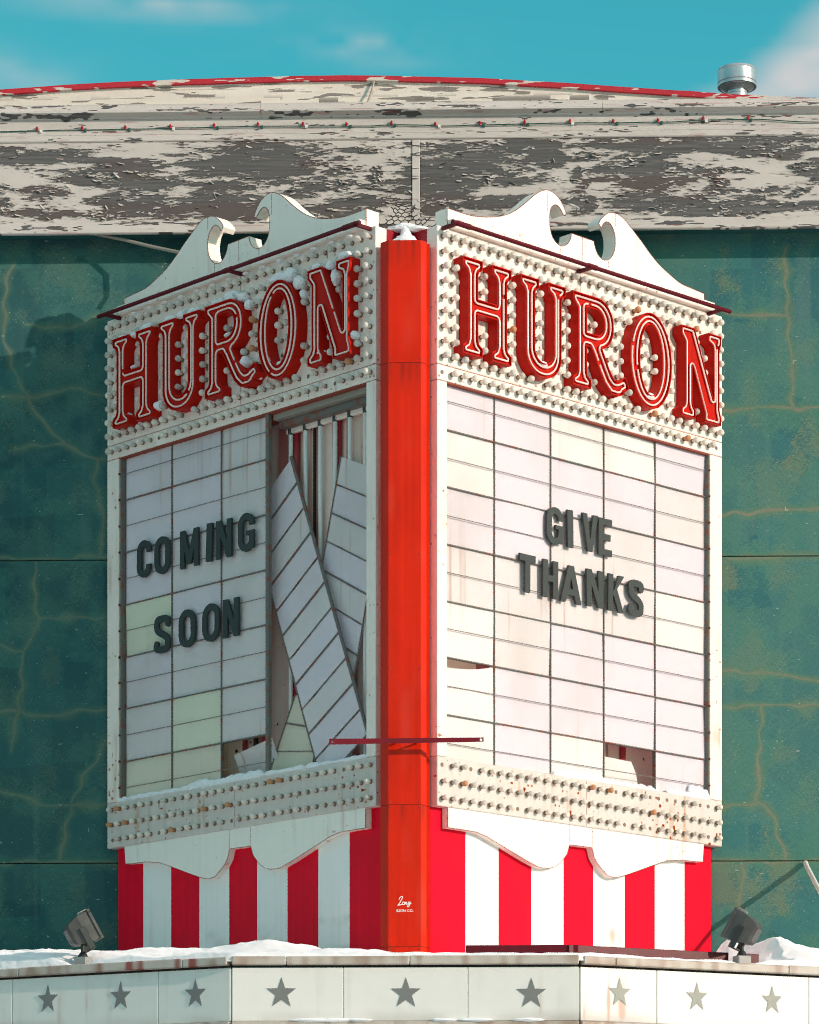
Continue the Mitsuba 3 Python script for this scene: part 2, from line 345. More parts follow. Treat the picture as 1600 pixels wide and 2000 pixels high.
princ('green_wire', (0.012, 0.075, 0.055), 0.5)
princ('red_glass', (0.36, 0.012, 0.015), 0.2)
princ('black_wire', (0.02, 0.02, 0.018), 0.6)
princ('white_print', (0.80, 0.70, 0.66), 0.5)
princ('bitumen', (0.06, 0.06, 0.06), 0.8)


def ground_fn(p, n, uv):
    b = fbm(p.x * 0.35, p.y * 0.35, 1.0, 4)
    return mix((0.72, 0.72, 0.74), (0.10, 0.10, 0.10), smoothstep(0.52, 0.66, b))


princ('snowy_street', proc(ground_fn), 0.85, 0.2)


# ---------------------------------------------------------------- building helpers
def numbered(key, taken):
    if key not in taken:
        return key
    k = 1
    while f'{key}_{k:03d}' in taken:
        k += 1
    return f'{key}_{k:03d}'


NEXT = {}


def obj(key, mesh, bsdf, smooth=False, label=None, category=None, group=None, kind=None, number=True, **kw):
    """One entry of the scene; a key that is taken gets the next number."""
    if key in scene and number:
        k = NEXT.get(key, 0) + 1
        while f'{key}_{k:03d}' in scene:
            k += 1
        NEXT[key] = k
        key = f'{key}_{k:03d}'
    shape = dict(mesh) if isinstance(mesh, dict) else mikit.ply(mesh, bsdf, smooth)
    if isinstance(mesh, dict):
        shape['bsdf'] = {'type': 'ref', 'id': bsdf}
    shape.update(kw)
    scene[key] = shape
    tag(key, label, category, group, kind)
    return key


def tag(key, label=None, category=None, group=None, kind=None):
    d = {k: v for k, v in (('label', label), ('category', category), ('group', group), ('kind', kind)) if v}
    if d:
        labels[key] = d


def hull(pts):
    m = m3.Manifold.hull_points(np.asarray(pts, float)).to_mesh()
    return trimesh.Trimesh(m.vert_properties[:, :3], m.tri_verts, process=False)


def cbox(x0, x1, y0, y1, z0, z1, c=0.0):
    """A box, its edges chamfered by c."""
    if c <= 0:
        m = trimesh.creation.box((x1 - x0, y1 - y0, z1 - z0))
        m.apply_translation(((x0 + x1) / 2, (y0 + y1) / 2, (z0 + z1) / 2))
        return m
    pts = []
    for sx, ax in ((1, x0), (-1, x1)):
        for sy, ay in ((1, y0), (-1, y1)):
            for sz, az in ((1, z0), (-1, z1)):
                pts += [(ax, ay + sy * c, az + sz * c), (ax + sx * c, ay, az + sz * c), (ax + sx * c, ay + sy * c, az)]
    return hull(pts)


def cat(ms):
    return trimesh.util.concatenate([m for m in ms if m is not None])


def tube(path, r, sides=6, closed=False):
    p = np.asarray(path, float)
    keep = [0] + [i for i in range(1, len(p)) if np.linalg.norm(p[i] - p[i - 1]) > 1e-5]
    p = p[keep]
    if closed and np.linalg.norm(p[0] - p[-1]) < 1e-5:
        p = p[:-1]
    n = len(p)
    if closed:
        t = np.roll(p, -1, 0) - np.roll(p, 1, 0)
    else:
        t = np.gradient(p, axis=0)
    t /= np.linalg.norm(t, axis=1, keepdims=True) + 1e-12
    ref = np.array([0.0, 0, 1]) if np.abs(t[:, 2]).max() < 0.9 else np.array([0.577, -0.577, 0.577])
    if np.abs(t @ ref).max() > 0.97:
        # plane curves: use their own normal
        c = np.linalg.svd(p - p.mean(0))[2][2]
        ref = c
    a = np.cross(t, ref)
    a /= np.linalg.norm(a, axis=1, keepdims=True) + 1e-12
    b = np.cross(t, a)
    ang = np.arange(sides) * 2 * math.pi / sides
    rr = np.broadcast_to(r, (n,))[:, None, None]
    v = p[:, None] + rr * (np.cos(ang)[None, :, None] * a[:, None] + np.sin(ang)[None, :, None] * b[:, None])
    f = []
    for i in range(n if closed else n - 1):
        j = (i + 1) % n
        for k in range(sides):
            l = (k + 1) % sides
            f += [(i * sides + k, j * sides + l, i * sides + l), (i * sides + k, j * sides + k, j * sides + l)]
    v = v.reshape(-1, 3)
    if not closed:
        v = np.vstack([v, p[0], p[-1]])
        for k in range(sides):
            l = (k + 1) % sides
            f += [(n * sides, k, l), (n * sides + 1, (n - 1) * sides + l, (n - 1) * sides + k)]
    return trimesh.Trimesh(v, f, process=False)


def polys(g):
    return [q for q in getattr(g, 'geoms', [g]) if q.geom_type == 'Polygon' and q.area > 1e-7]


def extrude(g, d0, d1):
    ms = []
    for q in polys(g):
        m = trimesh.creation.extrude_polygon(q, d1 - d0, engine='earcut')
        m.apply_translation((0, 0, d0))
        ms.append(m)
    return cat(ms)


S = math.sqrt(0.5)


class Face:
    """The plane of one sign: u from the corner along the sign, z up, d out of the face. Local meshes are (a, z, d) with a reading left to right."""
    def __init__(self, side):
        self.side, self.sgn = side, (1 if side == 'R' else -1)
        self.e1 = np.array([S, S, 0]) if side == 'R' else np.array([S, -S, 0])
        self.n = np.array([S, -S, 0]) if side == 'R' else np.array([-S, -S, 0])
        self.M = np.eye(4)
        self.M[:3, 0], self.M[:3, 1], self.M[:3, 2] = self.e1, (0, 0, 1), self.n

    def place(self, m):
        m = m.copy()
        m.apply_transform(self.M)
        return m

    def pt(self, u, z, d=0.0):
        return self.sgn * u * self.e1 + np.array([0, 0, z]) + d * self.n

    def box(self, u0, u1, z0, z1, d0, d1, c=0.0):
        a = sorted((self.sgn * u0, self.sgn * u1))
        return self.place(cbox(a[0], a[1], z0, z1, d0, d1, c))

    def ext(self, g, d0, d1, mirror=True):
        """Extrudes a shape given in (u, z)."""
        if self.sgn < 0 and mirror:
            g = affinity.scale(g, -1, 1, origin=(0, 0))
        return self.place(extrude(g, d0, d1))

    def tube(self, pts, r, **kw):
        return tube([self.pt(*p) for p in pts], r, **kw)

    def matrix(self, u, z, d=0.0, roll=0.0, tilt=0.0):
        m = np.eye(4)
        m[:3, :3] = self.M[:3, :3]
        m[:3, 3] = self.pt(u, z, d)
        r = trimesh.transformations.rotation_matrix(roll, (0, 0, 1)) @ trimesh.transformations.rotation_matrix(tilt, (1, 0, 0))
        return T((m @ r).tolist())


FL, FR = Face('L'), Face('R')


def lump(center, rx, ry, rz, seed, sub=2, rough=0.35, flat=None):
    m = trimesh.creation.icosphere(subdivisions=sub, radius=1.0)
    v = m.vertices
    k = 1 + rough * (meshkit.fbm(v * 1.9 + seed * 3.7, 3, seed) - 0.5) * 2
    v = v * k[:, None] * np.array([rx, ry, rz])
    if flat is not None:
        v[:, 2] = np.maximum(v[:, 2], -flat)
    m.vertices = v + np.asarray(center)
    return m


# ---------------------------------------------------------------- ground
g = trimesh.creation.box((600, 600, 0.4))
g.apply_translation((0, 150, -0.2))
obj('ground', g, 'snowy_street', label='snowy street in front of the theatre', kind='structure')

# ---------------------------------------------------------------- theatre building
B = 'theatre_building'
tag(B, 'theatre building with cracked green walls, peeling white fascia and red-edged arched parapet', 'building')
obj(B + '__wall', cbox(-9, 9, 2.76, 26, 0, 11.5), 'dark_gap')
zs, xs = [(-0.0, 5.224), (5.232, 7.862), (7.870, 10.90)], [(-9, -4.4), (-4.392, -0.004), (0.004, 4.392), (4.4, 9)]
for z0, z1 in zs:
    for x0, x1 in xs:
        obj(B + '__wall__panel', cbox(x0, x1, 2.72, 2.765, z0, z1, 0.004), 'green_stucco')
# the wooden fascia, from the bottom up
obj(B + '__soffit', cbox(-9, 9, 2.47, 2.715, 10.66, 10.70), 'teal_soffit')
for x0, x1 in ((-9, -4.1), (-4.096, 0.6), (0.604, 9)):
    obj(B + '__fascia_trim', cbox(x0, x1, 2.425, 2.475, 10.611, 10.708, 0.008), 'worn_trim', label='peeling white bottom board of the fascia')
for x0, x1 in ((-9, -3.72), (-3.716, -0.012), (0.058, 3.86), (3.864, 9)):
    obj(B + '__fascia_board', cbox(x0, x1, 2.455, 2.50, 10.708, 11.405, 0.003), 'peeling_board', label='wide fascia board with much of its white paint peeled off grey wood')
obj(B + '__joint_batten', cbox(-0.011, 0.057, 2.445, 2.495, 10.709, 11.402, 0.004), 'worn_frieze')
obj(B + '__frieze_board', cbox(-9, 9, 2.44, 2.49, 11.406, 11.462, 0.008), 'worn_frieze')
obj(B + '__frieze_board', cbox(-9, 9, 2.452, 2.49, 11.463, 11.507, 0.004), 'worn_frieze')
obj(B + '__frieze_board', cbox(-9, 9, 2.458, 2.49, 11.508, 11.62, 0.004), 'worn_frieze')
prof = Polygon([(2.49, 11.60), (2.435, 11.60), (2.43, 11.612), (2.395, 11.622), (2.375, 11.632), (2.375, 11.652), (2.385, 11.658), (2.405, 11.70), (2.405, 11.712), (2.7, 11.712), (2.7, 11.60)])
for x0, x1 in ((-9, -1.31), (-1.307, 1.62), (1.623, 9)):
    m = trimesh.creation.extrude_polygon(prof, x1 - x0, engine='earcut')
    m.apply_transform(np.array([[0, 0, 1, x0], [1, 0, 0, 0], [0, 1, 0, 0], [0, 0, 0, 1.0]]))
    obj(B + '__cornice', m, 'worn_trim')


def arch(x):
    xs_ = [-9, -6, -3.589, -2.699, -1.81, -0.701, 0.406, 1.731, 2.833, 3.493, 6, 9]
    zs_ = [11.60, 11.80, 11.908, 11.957, 11.984, 12.0, 11.971, 11.883, 11.801, 11.76, 11.60, 11.40]
    return np.interp(x, xs_, zs_)


from scipy.interpolate import PchipInterpolator
_ar = PchipInterpolator([-9, -6, -3.589, -2.699, -1.81, -0.701, 0.406, 1.731, 2.833, 3.493, 6, 9], [11.60, 11.80, 11.908, 11.957, 11.984, 12.0, 11.971, 11.883, 11.801, 11.76, 11.60, 11.40])
ax = np.linspace(-9, 9, 181)
az = _ar(ax) + 0.004 * (meshkit.noise(np.stack([ax * 5, ax * 0, ax * 0], 1), 4) - 0.5)


def xz_plate(poly, y0, y1):
    m = extrude(poly, 0, y1 - y0)
    m.apply_transform(np.array([[1, 0, 0, 0], [0, 0, -1, y1], [0, 1, 0, 0], [0, 0, 0, 1.0]]))
    return m


obj(B + '__parapet', xz_plate(Polygon([(-9, 11.3), (9, 11.3)] + list(zip(ax[::-1], az[::-1] - 0.03))), 2.585, 2.66), 'parapet_board')
obj(B + '__parapet_edge', xz_plate(Polygon(list(zip(ax, az - 0.042)) + list(zip(ax[::-1], az[::-1]))), 2.55, 2.70), 'red_trim_paint', label='red drip edge along the arched parapet')
obj(B + '__roof', xz_plate(Polygon([(-9, 11.2), (9, 11.2)] + list(zip(ax[::-1], az[::-1] - 0.07))), 2.70, 26), 'bitumen')
obj(B + '__flashing_strip', tube([(-0.335, 2.565, 11.985), (-0.36, 2.545, 11.86), (-0.40, 2.50, 11.725)], 0.009), 'old_conduit')

# curled paint flakes standing off the board
fl = []
r2 = np.random.default_rng(31)
for k in range(620):
    e = PEEL[r2.integers(len(PEEL))]
    t, q_ = r2.uniform(0, 2 * math.pi), r2.uniform(0.5, 1.25)
    x, z = e[0] + e[2] * q_ * math.cos(t), e[1] + e[3] * q_ * 1.2 * math.sin(t)
    if not (10.73 < z < 11.39):
        continue
    w, h = r2.uniform(0.012, 0.075), r2.uniform(0.005, 0.018)
    a = r2.normal(0, 0.25) if r2.random() < 0.85 else r2.uniform(-1.2, 1.2)
    lift = r2.uniform(0.005, 0.020)
    n_ = 4
    q = []
    for i in range(n_):
        s_ = i / (n_ - 1)
        for e_ in (-1, 1):
            jx = w * e_ * 0.5 * (1 - 0.75 * s_ * r2.random())
            q.append((x + jx * math.cos(a) + h * s_ * math.sin(a), 2.4545 - lift * s_ * s_, z + jx * math.sin(a) - h * s_ * math.cos(a) * r2.uniform(0.6, 1.2)))
    f = []
    for i in range(n_ - 1):
        f += [(2 * i, 2 * i + 1, 2 * i + 3), (2 * i, 2 * i + 3, 2 * i + 2)]
    fl.append(trimesh.Trimesh(q, f, process=False))
obj(B + '__paint_flake', cat(fl), 'worn_frieze', kind='stuff', label='curled flakes of white paint along the edges of the bare wood')

# roof vent behind the cornice
V = 'roof_vent'
vx, vy = 2.851, 3.4
tag(V, 'round galvanised metal roof vent with a wide drum cap on the right of the roof', 'vent')


def lathe(profile, x, y, z, n=40):
    m = trimesh.creation.revolve(np.array(profile), sections=n)
    m.apply_translation((x, y, z))
    return m


obj(V + '__pipe', lathe([(0.095, -0.6), (0.095, 0.34), (0.099, 0.35), (0.099, 0.36), (0.09, 0.37), (0.085, 0.5), (0.0, 0.5)], vx, vy, 11.75), 'galvanised', smooth=35)
obj(V + '__collar', lathe([(0.095, 0), (0.15, 0.035), (0.152, 0.04), (0.095, 0.03)], vx, vy, 12.145), 'galvanised', smooth=35)
obj(V + '__cap', lathe([(0.152, 0.0), (0.172, -0.004), (0.174, 0.0), (0.172, 0.022), (0.176, 0.028), (0.172, 0.034), (0.172, 0.125), (0.176, 0.131), (0.172, 0.137), (0.168, 0.15), (0.10, 0.172), (0.0, 0.178), (0.0, 0.165), (0.15, 0.13), (0.152, 0.0)], vx, vy, 12.187), 'galvanised', smooth=35)
obj(V + '__inner_ring', lathe([(0.14, 0.0), (0.15, 0.09), (0.10, 0.09), (0.10, 0.0)], vx, vy, 12.19), 'dark_metal', smooth=35)

# string of coloured bulbs along the frieze
K = 'string_light'
tag(K, 'green wire of small red fairy bulbs strung along the frieze under the cornice', 'string light')
px_, pz_ = [], []
knots = [(-3.75, 11.50), (-3.23, 11.505), (-2.85, 11.51), (-2.47, 11.512), (-2.1, 11.518), (-1.72, 11.522), (-1.34, 11.528), (-0.95, 11.525), (-0.56, 11.522), (-0.38, 11.52), (-0.17, 11.528), (0.1, 11.522), (0.24, 11.515), (0.62, 11.52), (1.0, 11.525), (1.39, 11.53), (1.77, 11.528), (2.16, 11.53), (2.53, 11.545), (2.76, 11.547), (2.95, 11.545), (3.25, 11.525), (3.6, 11.515), (4.2, 11.515)]
kx = np.array([k[0] for k in knots]); kz = np.array([k[1] for k in knots])
xx = np.linspace(-3.75, 4.2, 260)
zz = PchipInterpolator(kx, kz)(xx) + 0.004 * (meshkit.fbm(np.stack([xx * 6, xx * 0, xx * 0], 1), 2, 5) - 0.5)
obj(K + '__wire', tube(np.stack([xx, xx * 0 + 2.444, zz], 1), 0.0045, sides=5), 'green_wire')
fb = trimesh.creation.revolve(np.array([(0.0, 0.0), (0.008, 0.002), (0.009, 0.012), (0.012, 0.016), (0.010, 0.03), (0.004, 0.04), (0.0, 0.041)]), sections=8)
clip = cbox(-0.012, 0.012, -0.01, 0.008, -0.016, 0.010, 0.003)
for i, x in enumerate(np.arange(-3.62, 3.2, 0.3815)):
    z = float(np.interp(x, xx, zz))
    m = fb.copy(); m.apply_transform(trimesh.transformations.rotation_matrix(random.uniform(-.3, .3), (0, 1, 0))); m.apply_translation((x, 2.442, z - 0.004))
    obj(K + '__bulb', m, 'red_glass', smooth=40)
    m = clip.copy(); m.apply_translation((x + 0.028, 2.446, z - 0.002))
    obj(K + '__clip', m, 'tube_glass' if i % 3 == 1 else 'green_wire')

# loose conduit hanging from the soffit on the left, brace on the right
obj('hanging_conduit', tube([(-2.95, 2.55, 10.68), (-2.75, 2.54, 10.645), (-2.5, 2.52, 10.585), (-2.25, 2.45, 10.50), (-2.0, 2.3, 10.40), (-1.9, 2.2, 10.36)], 0.015, sides=8), 'old_conduit', smooth=40,
    label='bent grey conduit hanging from the soffit behind the left scroll', category='conduit')
obj('support_brace', tube([(3.386, 2.70, 5.21), (3.395, 2.62, 5.155), (3.57, 0.62, 4.16)], 0.021, sides=10), 'pale_pipe', smooth=40,
    label='pale round brace leaning from the green wall at the right edge', category='brace')

# ---------------------------------------------------------------- canopy below the sign
C_ = 'entrance_canopy'
tag(C_, 'white entrance canopy with grey painted stars along its fascia, under the sign', 'canopy')
YC, XL, XR, AN = -0.40, -1.327, 1.342, math.radians(26)
dl, dr_ = np.array([-math.cos(AN), math.sin(AN)]), np.array([math.cos(AN), math.sin(AN)])
PL, PR = np.array([XL, YC]), np.array([XR, YC])


def along(seg, s, back=0.0):
    """A plan point s metres along the centre, left or right edge of the canopy, moved back from the fascia."""
    if seg == 'c':
        return np.array([XL + s, YC + back])
    d, p, n = (dl, PL, np.array([math.sin(AN), math.cos(AN)])) if seg == 'l' else (dr_, PR, np.array([-math.sin(AN), math.cos(AN)]))
    return p + d * s + n * back


def strip_box(seg, s0, s1, b0, b1, z0, z1, c=0.0):
    """A box along one edge of the canopy."""
    L = s1 - s0
    m = cbox(0, L, -b1, -b0, z0, z1, c) if seg == 'l' else cbox(0, L, b0, b1, z0, z1, c)
    d = {'c': np.array([1.0, 0]), 'l': dl, 'r': dr_}[seg]
    n = {'c': np.array([0, 1.0]), 'l': np.array([-math.sin(AN), -math.cos(AN)]), 'r': np.array([-math.sin(AN), math.cos(AN)])}[seg]
    o = along(seg, s0)
    M = np.eye(4)
    M[:2, 0], M[:2, 1], M[:2, 3] = d, n, o
    m.apply_transform(M)
    return m


LC = XR - XL
EX = 4.2
plan = Polygon([along('l', EX, 0.05), along('l', 0, 0.05), along('c', LC, 0.05), along('r', EX, 0.05), (5.3, 2.715), (-5.3, 2.715)])
m = trimesh.creation.extrude_polygon(plan, 0.5, engine='earcut'); m.apply_translation((0, 0, 3.55))
obj(C_ + '__deck', m, 'bitumen')
ZB, ZT = 3.592, 4.005
cuts = {'c': [0, 0.860, 1.817, LC], 'l': [0.012, 0.667, 2.039, 3.2, EX], 'r': [0.012, 0.681, 2.059, 3.2, EX]}
for seg in 'clr':
    for a, b in zip(cuts[seg][:-1], cuts[seg][1:]):
        obj(C_ + '__fascia_panel', strip_box(seg, a + 0.002, b - 0.002, 0.0, 0.05, ZB, ZT, 0.004), 'canopy_enamel')
ccut = {'c': [0, 0.42, 1.37, 2.67], 'l': [0.02, 0.42, 1.95, 3.0, EX], 'r': [0.02, 0.30, 1.85, 3.0, EX]}
for seg in 'clr':
    for a, b in zip(ccut[seg][:-1], ccut[seg][1:]):
        obj(C_ + '__coping', strip_box(seg, a + 0.002, b - 0.002, -0.045, 0.16, 4.022, 4.088 + random.uniform(-.003, .003), 0.007), 'coping_metal')
    obj(C_ + '__shadow_gap', strip_box(seg, cuts[seg][0], EX if seg != 'c' else LC, 0.012, 0.06, 4.0, 4.03), 'dark_gap')
    obj(C_ + '__bottom_rail', strip_box(seg, cuts[seg][0], EX if seg != 'c' else LC, -0.03, 0.08, 3.50, 3.588, 0.006), 'coping_metal')


def star(cx, cz, r, sx=1.0):
    a = [math.pi / 2 + k * math.pi / 5 for k in range(10)]
    return Polygon([(cx + sx * (r if k % 2 == 0 else r * 0.40) * math.cos(t), cz + (r if k % 2 == 0 else r * 0.40) * math.sin(t)) for k, t in enumerate(a)])


for seg, s, z, r, sx, mt in [('c', 0.383, 3.806, 0.122, 0.98, 'star_grey'), ('c', 1.341, 3.803, 0.122, 0.98, 'star_grey'), ('c', 2.304, 3.797, 0.122, 0.98, 'star_grey'),
                             ('l', 0.326, 3.815, 0.118, 0.84, 'star_grey'), ('l', 1.012, 3.825, 0.118, 0.84, 'star_grey'), ('l', 1.696, 3.828, 0.118, 0.84, 'star_grey'), ('l', 2.4, 3.83, 0.118, 0.84, 'star_grey'),
                             ('r', 0.352, 3.815, 0.118, 0.84, 'star_sunlit'), ('r', 1.037, 3.808, 0.118, 0.84, 'star_sunlit'), ('r', 1.719, 3.808, 0.118, 0.84, 'star_sunlit'), ('r', 2.4, 3.81, 0.118, 0.84, 'star_sunlit')]:
    m = extrude(star(0, 0, r, sx), 0, 0.004)
    d = {'c': np.array([1.0, 0]), 'l': -dl, 'r': dr_}[seg]
    M = np.eye(4)
    M[:3, 0], M[:3, 1], M[:3, 2] = (d[0], d[1], 0), (0, 0, 1), (d[1], -d[0], 0)
    o = along(seg, s, -0.0015)
    M[:3, 3] = (o[0], o[1], z)
    m.apply_transform(M)
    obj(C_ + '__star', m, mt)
# red flashing upstand along the back of the coping on the right
for seg, a, b in (('c', 1.80, LC), ('r', 0.0, 1.42), ('r', 1.55, 1.70)):
    obj(C_ + '__red_upstand', strip_box(seg, a, b, 0.165, 0.185, 4.05, 4.19, 0.003), 'maroon')

# snow lying on the canopy roof
nx, ny = 190, 70
gx, gy = np.linspace(-5.1, 5.1, nx), np.linspace(0, 1, ny)
edge_y = np.where(gx < XL, YC + (XL - gx) * math.tan(AN), np.where(gx > XR, YC + (gx - XR) * math.tan(AN), YC)) - 0.040
X = np.repeat(gx[:, None], ny, 1)
Y = edge_y[:, None] + (2.71 - edge_y[:, None]) * (gy[None, :] ** 1.3)
P3 = np.stack([X, Y, X * 0], -1)


def bumpf(cx, cy, sx, sy, h):
    return h * np.exp(-((X - cx) / sx) ** 2 - ((Y - cy) / sy) ** 2)


H = 0.028 + 0.05 * meshkit.fbm(P3 * 2.3, 4, 2) + 0.035 * (meshkit.fbm(P3 * 9, 4, 5) - 0.5) + 0.014 * (meshkit.noise(P3 * 31, 6) - 0.5)
H += bumpf(-3.25, 1.9, 1.0, 0.8, 0.25) + bumpf(-2.9, 1.0, 0.6, 0.5, 0.10)
H += bumpf(-1.05, 0.42, 0.55, 0.28, 0.15) + bumpf(-1.9, 0.75, 0.7, 0.35, 0.14) + bumpf(-0.45, 0.0, 0.4, 0.2, 0.05)
H += bumpf(3.0, 2.1, 0.30, 0.55, 0.25) + bumpf(3.45, 1.9, 0.6, 0.6, 0.20) + bumpf(2.66, 2.2, 0.16, 0.3, 0.26)
left_soft = 1 - 0.35 * np.clip((X - 0.1) / 0.5, 0, 1) * np.clip((2.2 - Y) / 0.5, 0, 1) * np.clip((3.0 - X) / 0.4, 0, 1)
H = H * left_soft
for sg_, s_ in (('l', 1.405), ('r', 1.48)):   # melted back round the lamp boxes
    lx, ly = along(sg_, s_, 0.0)
    H = H * (1 - 0.97 * np.exp(-((X - lx) / 0.13) ** 2 - ((Y - ly) / 0.17) ** 2))
front = np.clip((Y - edge_y[:, None]) / 0.025, 0, 1)
edge_h = np.clip(0.6 + 1.2 * (meshkit.fbm(P3 * np.array([5.1, 0.4, 1]) + 9, 3, 8) - 0.42), 0.1, 1)
H = H * (front + (1 - front) * edge_h * 0.6)
Z = 4.075 + H
Z[:, 0] = 4.05
v = np.stack([X, Y, Z], -1).reshape(-1, 3)
f = []
for i in range(nx - 1):
    for j in range(ny - 1):
        a_, b_, c_, d_ = i * ny + j, (i + 1) * ny + j, (i + 1) * ny + j + 1, i * ny + j + 1
        f += [(a_, b_, c_), (a_, c_, d_)]
obj('roof_snow', trimesh.Trimesh(v, f, process=False), 'snow_white', smooth=True, label='snow lying drifted over the canopy roof', category='snow', kind='stuff')
ice = [lump((x, YC + 0.01 - 0.03, 3.592 + 0.004), w, 0.03, 0.016, 60 + i) for i, (x, w) in enumerate([(-0.72, 0.16), (-0.55, 0.18), (0.55, 0.14), (0.30, 0.1), (0.95, 0.12), (-0.35, 0.1)])]
obj('ledge_snow', cat(ice), 'snow_white', smooth=True, label='thin ridges of snow on the ledge under the starred fascia', category='snow', kind='stuff')


# floodlights on the coping
def floodlight(seg, s, mirror, label):
    k = numbered('floodlight', labels)
    o = along(seg, s, 0.06)
    tag(k, label, 'floodlight', 'floodlights on the canopy edge')
    zt = 4.088
    sx = -1.0 if mirror else 1.0
    aim = np.array([0.80 * sx, 0.25, 0.46]); aim /= np.linalg.norm(aim)
    side = np.cross(aim, (0, 0, 1)); side /= np.linalg.norm(side)
    up = np.cross(side, aim)
    M = np.eye(4)
    M[:3, 0], M[:3, 1], M[:3, 2] = side, up, aim
    M[:3, 3] = (o[0] + 0.0 * sx, o[1], zt + 0.285)

    def put(m):
        m = m.copy(); m.apply_transform(M); return m
    rot = trimesh.transformations.rotation_matrix(-AN if seg == 'l' else AN, (0, 0, 1))

    def base(m):
        m = m.copy(); m.apply_transform(rot); m.apply_translation((o[0], o[1], 0)); return m
    obj(k + '__junction_box', base(cbox(-0.058, 0.058, -0.05, 0.05, zt, zt + 0.068, 0.006)), 'box_grey')
    obj(k + '__stem', cat([lathe([(0.045, 0), (0.03, 0.03), (0.016, 0.045), (0.016, 0.12), (0.024, 0.13), (0.024, 0.16), (0.0, 0.16)], o[0], o[1], zt + 0.066, 16)]), 'lamp_black', smooth=35)
    w, h = 0.125, 0.115
    body = hull([(sx_ * w * q, sy * h * q2, z) for z, q, q2 in ((0.07, 1, 1), (-0.02, 1, 1), (-0.11, 0.80, 0.74), (-0.135, 0.62, 0.5)) for sx_ in (-1, 1) for sy in (-1, 1)])
    obj(k + '__housing', put(body), 'lamp_grey')
    obj(k + '__door_frame', put(cat([cbox(-w - 0.014, w + 0.014, h - 0.012, h + 0.014, 0.07, 0.095, 0.003), cbox(-w - 0.014, w + 0.014, -h - 0.014, -h + 0.012, 0.07, 0.095, 0.003),
                                    cbox(-w - 0.014, -w + 0.012, -h + 0.013, h - 0.013, 0.07, 0.095, 0.003), cbox(w - 0.012, w + 0.014, -h + 0.013, h - 0.013, 0.07, 0.095, 0.003)])), 'lamp_grey')
    obj(k + '__lens', put(cbox(-w + 0.012, w - 0.012, -h + 0.012, h - 0.012, 0.074, 0.082)), 'lamp_black')
    obj(k + '__latch', put(cat([cbox(-0.012, 0.012, h + 0.001, h + 0.022, 0.02, 0.10, 0.003)])), 'box_grey')
    obj(k + '__yoke', put(cat([cbox(-w - 0.014, -w - 0.003, -0.16, 0.02, -0.05, 0.0, 0.002), cbox(w + 0.003, w + 0.014, -0.16, 0.02, -0.05, 0.0, 0.002), cbox(-w - 0.014, w + 0.014, -0.172, -0.161, -0.05, 0.0, 0.002)])), 'lamp_black')
    ribs = [cbox(-w * 0.9, w * 0.9, -h * 0.85 + t, -h * 0.85 + t + 0.004, -0.14, -0.02) for t in np.linspace(0, 0.19, 0)]
    return k


floodlight('l', 1.405, False, 'weathered grey floodlight on the left canopy edge, aimed right at the sign')
floodlight('r', 1.48, True, 'grey floodlight on the right canopy edge, aimed left at the sign')

# ---------------------------------------------------------------- the two sign faces
ZH0, ZH1, ZS, ZB1, ZB0 = 8.836, 9.926, 8.71, 5.737, 5.345     # header, bulb strip and lower band heights
U0, U1 = 0.345, 3.77
SCROLL = [(3.556, 9.96), (3.556, 10.081), (3.395, 10.092), (3.253, 10.104), (3.124, 10.145), (2.984, 10.201), (2.868, 10.269), (2.753, 10.351), (2.638, 10.426), (2.547, 10.483), (2.479, 10.507), (2.412, 10.508), (2.344, 10.492), (2.288, 10.449), (2.249, 10.411), (2.232, 10.378), (2.26, 10.348), (2.288, 10.391), (2.333, 10.417), (2.384, 10.4), (2.423, 10.344), (2.434, 10.275), (2.423, 10.2), (2.384, 10.132), (2.333, 10.097), (2.277, 10.089), (2.221, 10.116), (2.186, 10.165), (2.168, 10.218),
          (1.902, 10.221), (1.89, 10.171), (1.854, 10.123), (1.799, 10.092), (1.745, 10.093), (1.697, 10.117), (1.661, 10.163), (1.643, 10.23), (1.64, 10.296), (1.643, 10.324), (1.661, 10.376), (1.703, 10.411), (1.745, 10.408), (1.781, 10.382), (1.808, 10.349), (1.836, 10.362), (1.811, 10.413), (1.757, 10.47), (1.685, 10.504), (1.613, 10.509), (1.541, 10.483), (1.458, 10.427), (1.375, 10.356), (1.257, 10.264), (1.14, 10.196), (1.024, 10.152), (0.886, 10.118), (0.749, 10.096), (0.624, 10.092), (0.475, 10.094), (0.475, 9.96)]


def smooth_outline(pts, corners):
    """Catmull-Rom through the outline's points, kept sharp at the corners named by index."""
    out, n = [], len(pts)
    p = np.array(pts)
    for i in range(n):
        a, b, c, d = p[(i - 1) % n], p[i], p[(i + 1) % n], p[(i + 2) % n]
        if i in corners:
            a = b
        if (i + 1) % n in corners:
            d = c
        if np.linalg.norm(c - b) > 0.2:
            out.append(b); continue
        for t in (0, 1 / 3, 2 / 3):
            out.append(0.5 * ((2 * b) + (c - a) * t + (2 * a - 5 * b + 4 * c - d) * t * t + (3 * b - a - 3 * c + d) * t ** 3))
    return Polygon(out)


scroll_poly = smooth_outline(SCROLL, {0, 1, 15, 16, 28, 29, 43, 44, 58, 59})


# letters of the big name, built in a box whose height is HL, from the bottom left
HL = 0.765


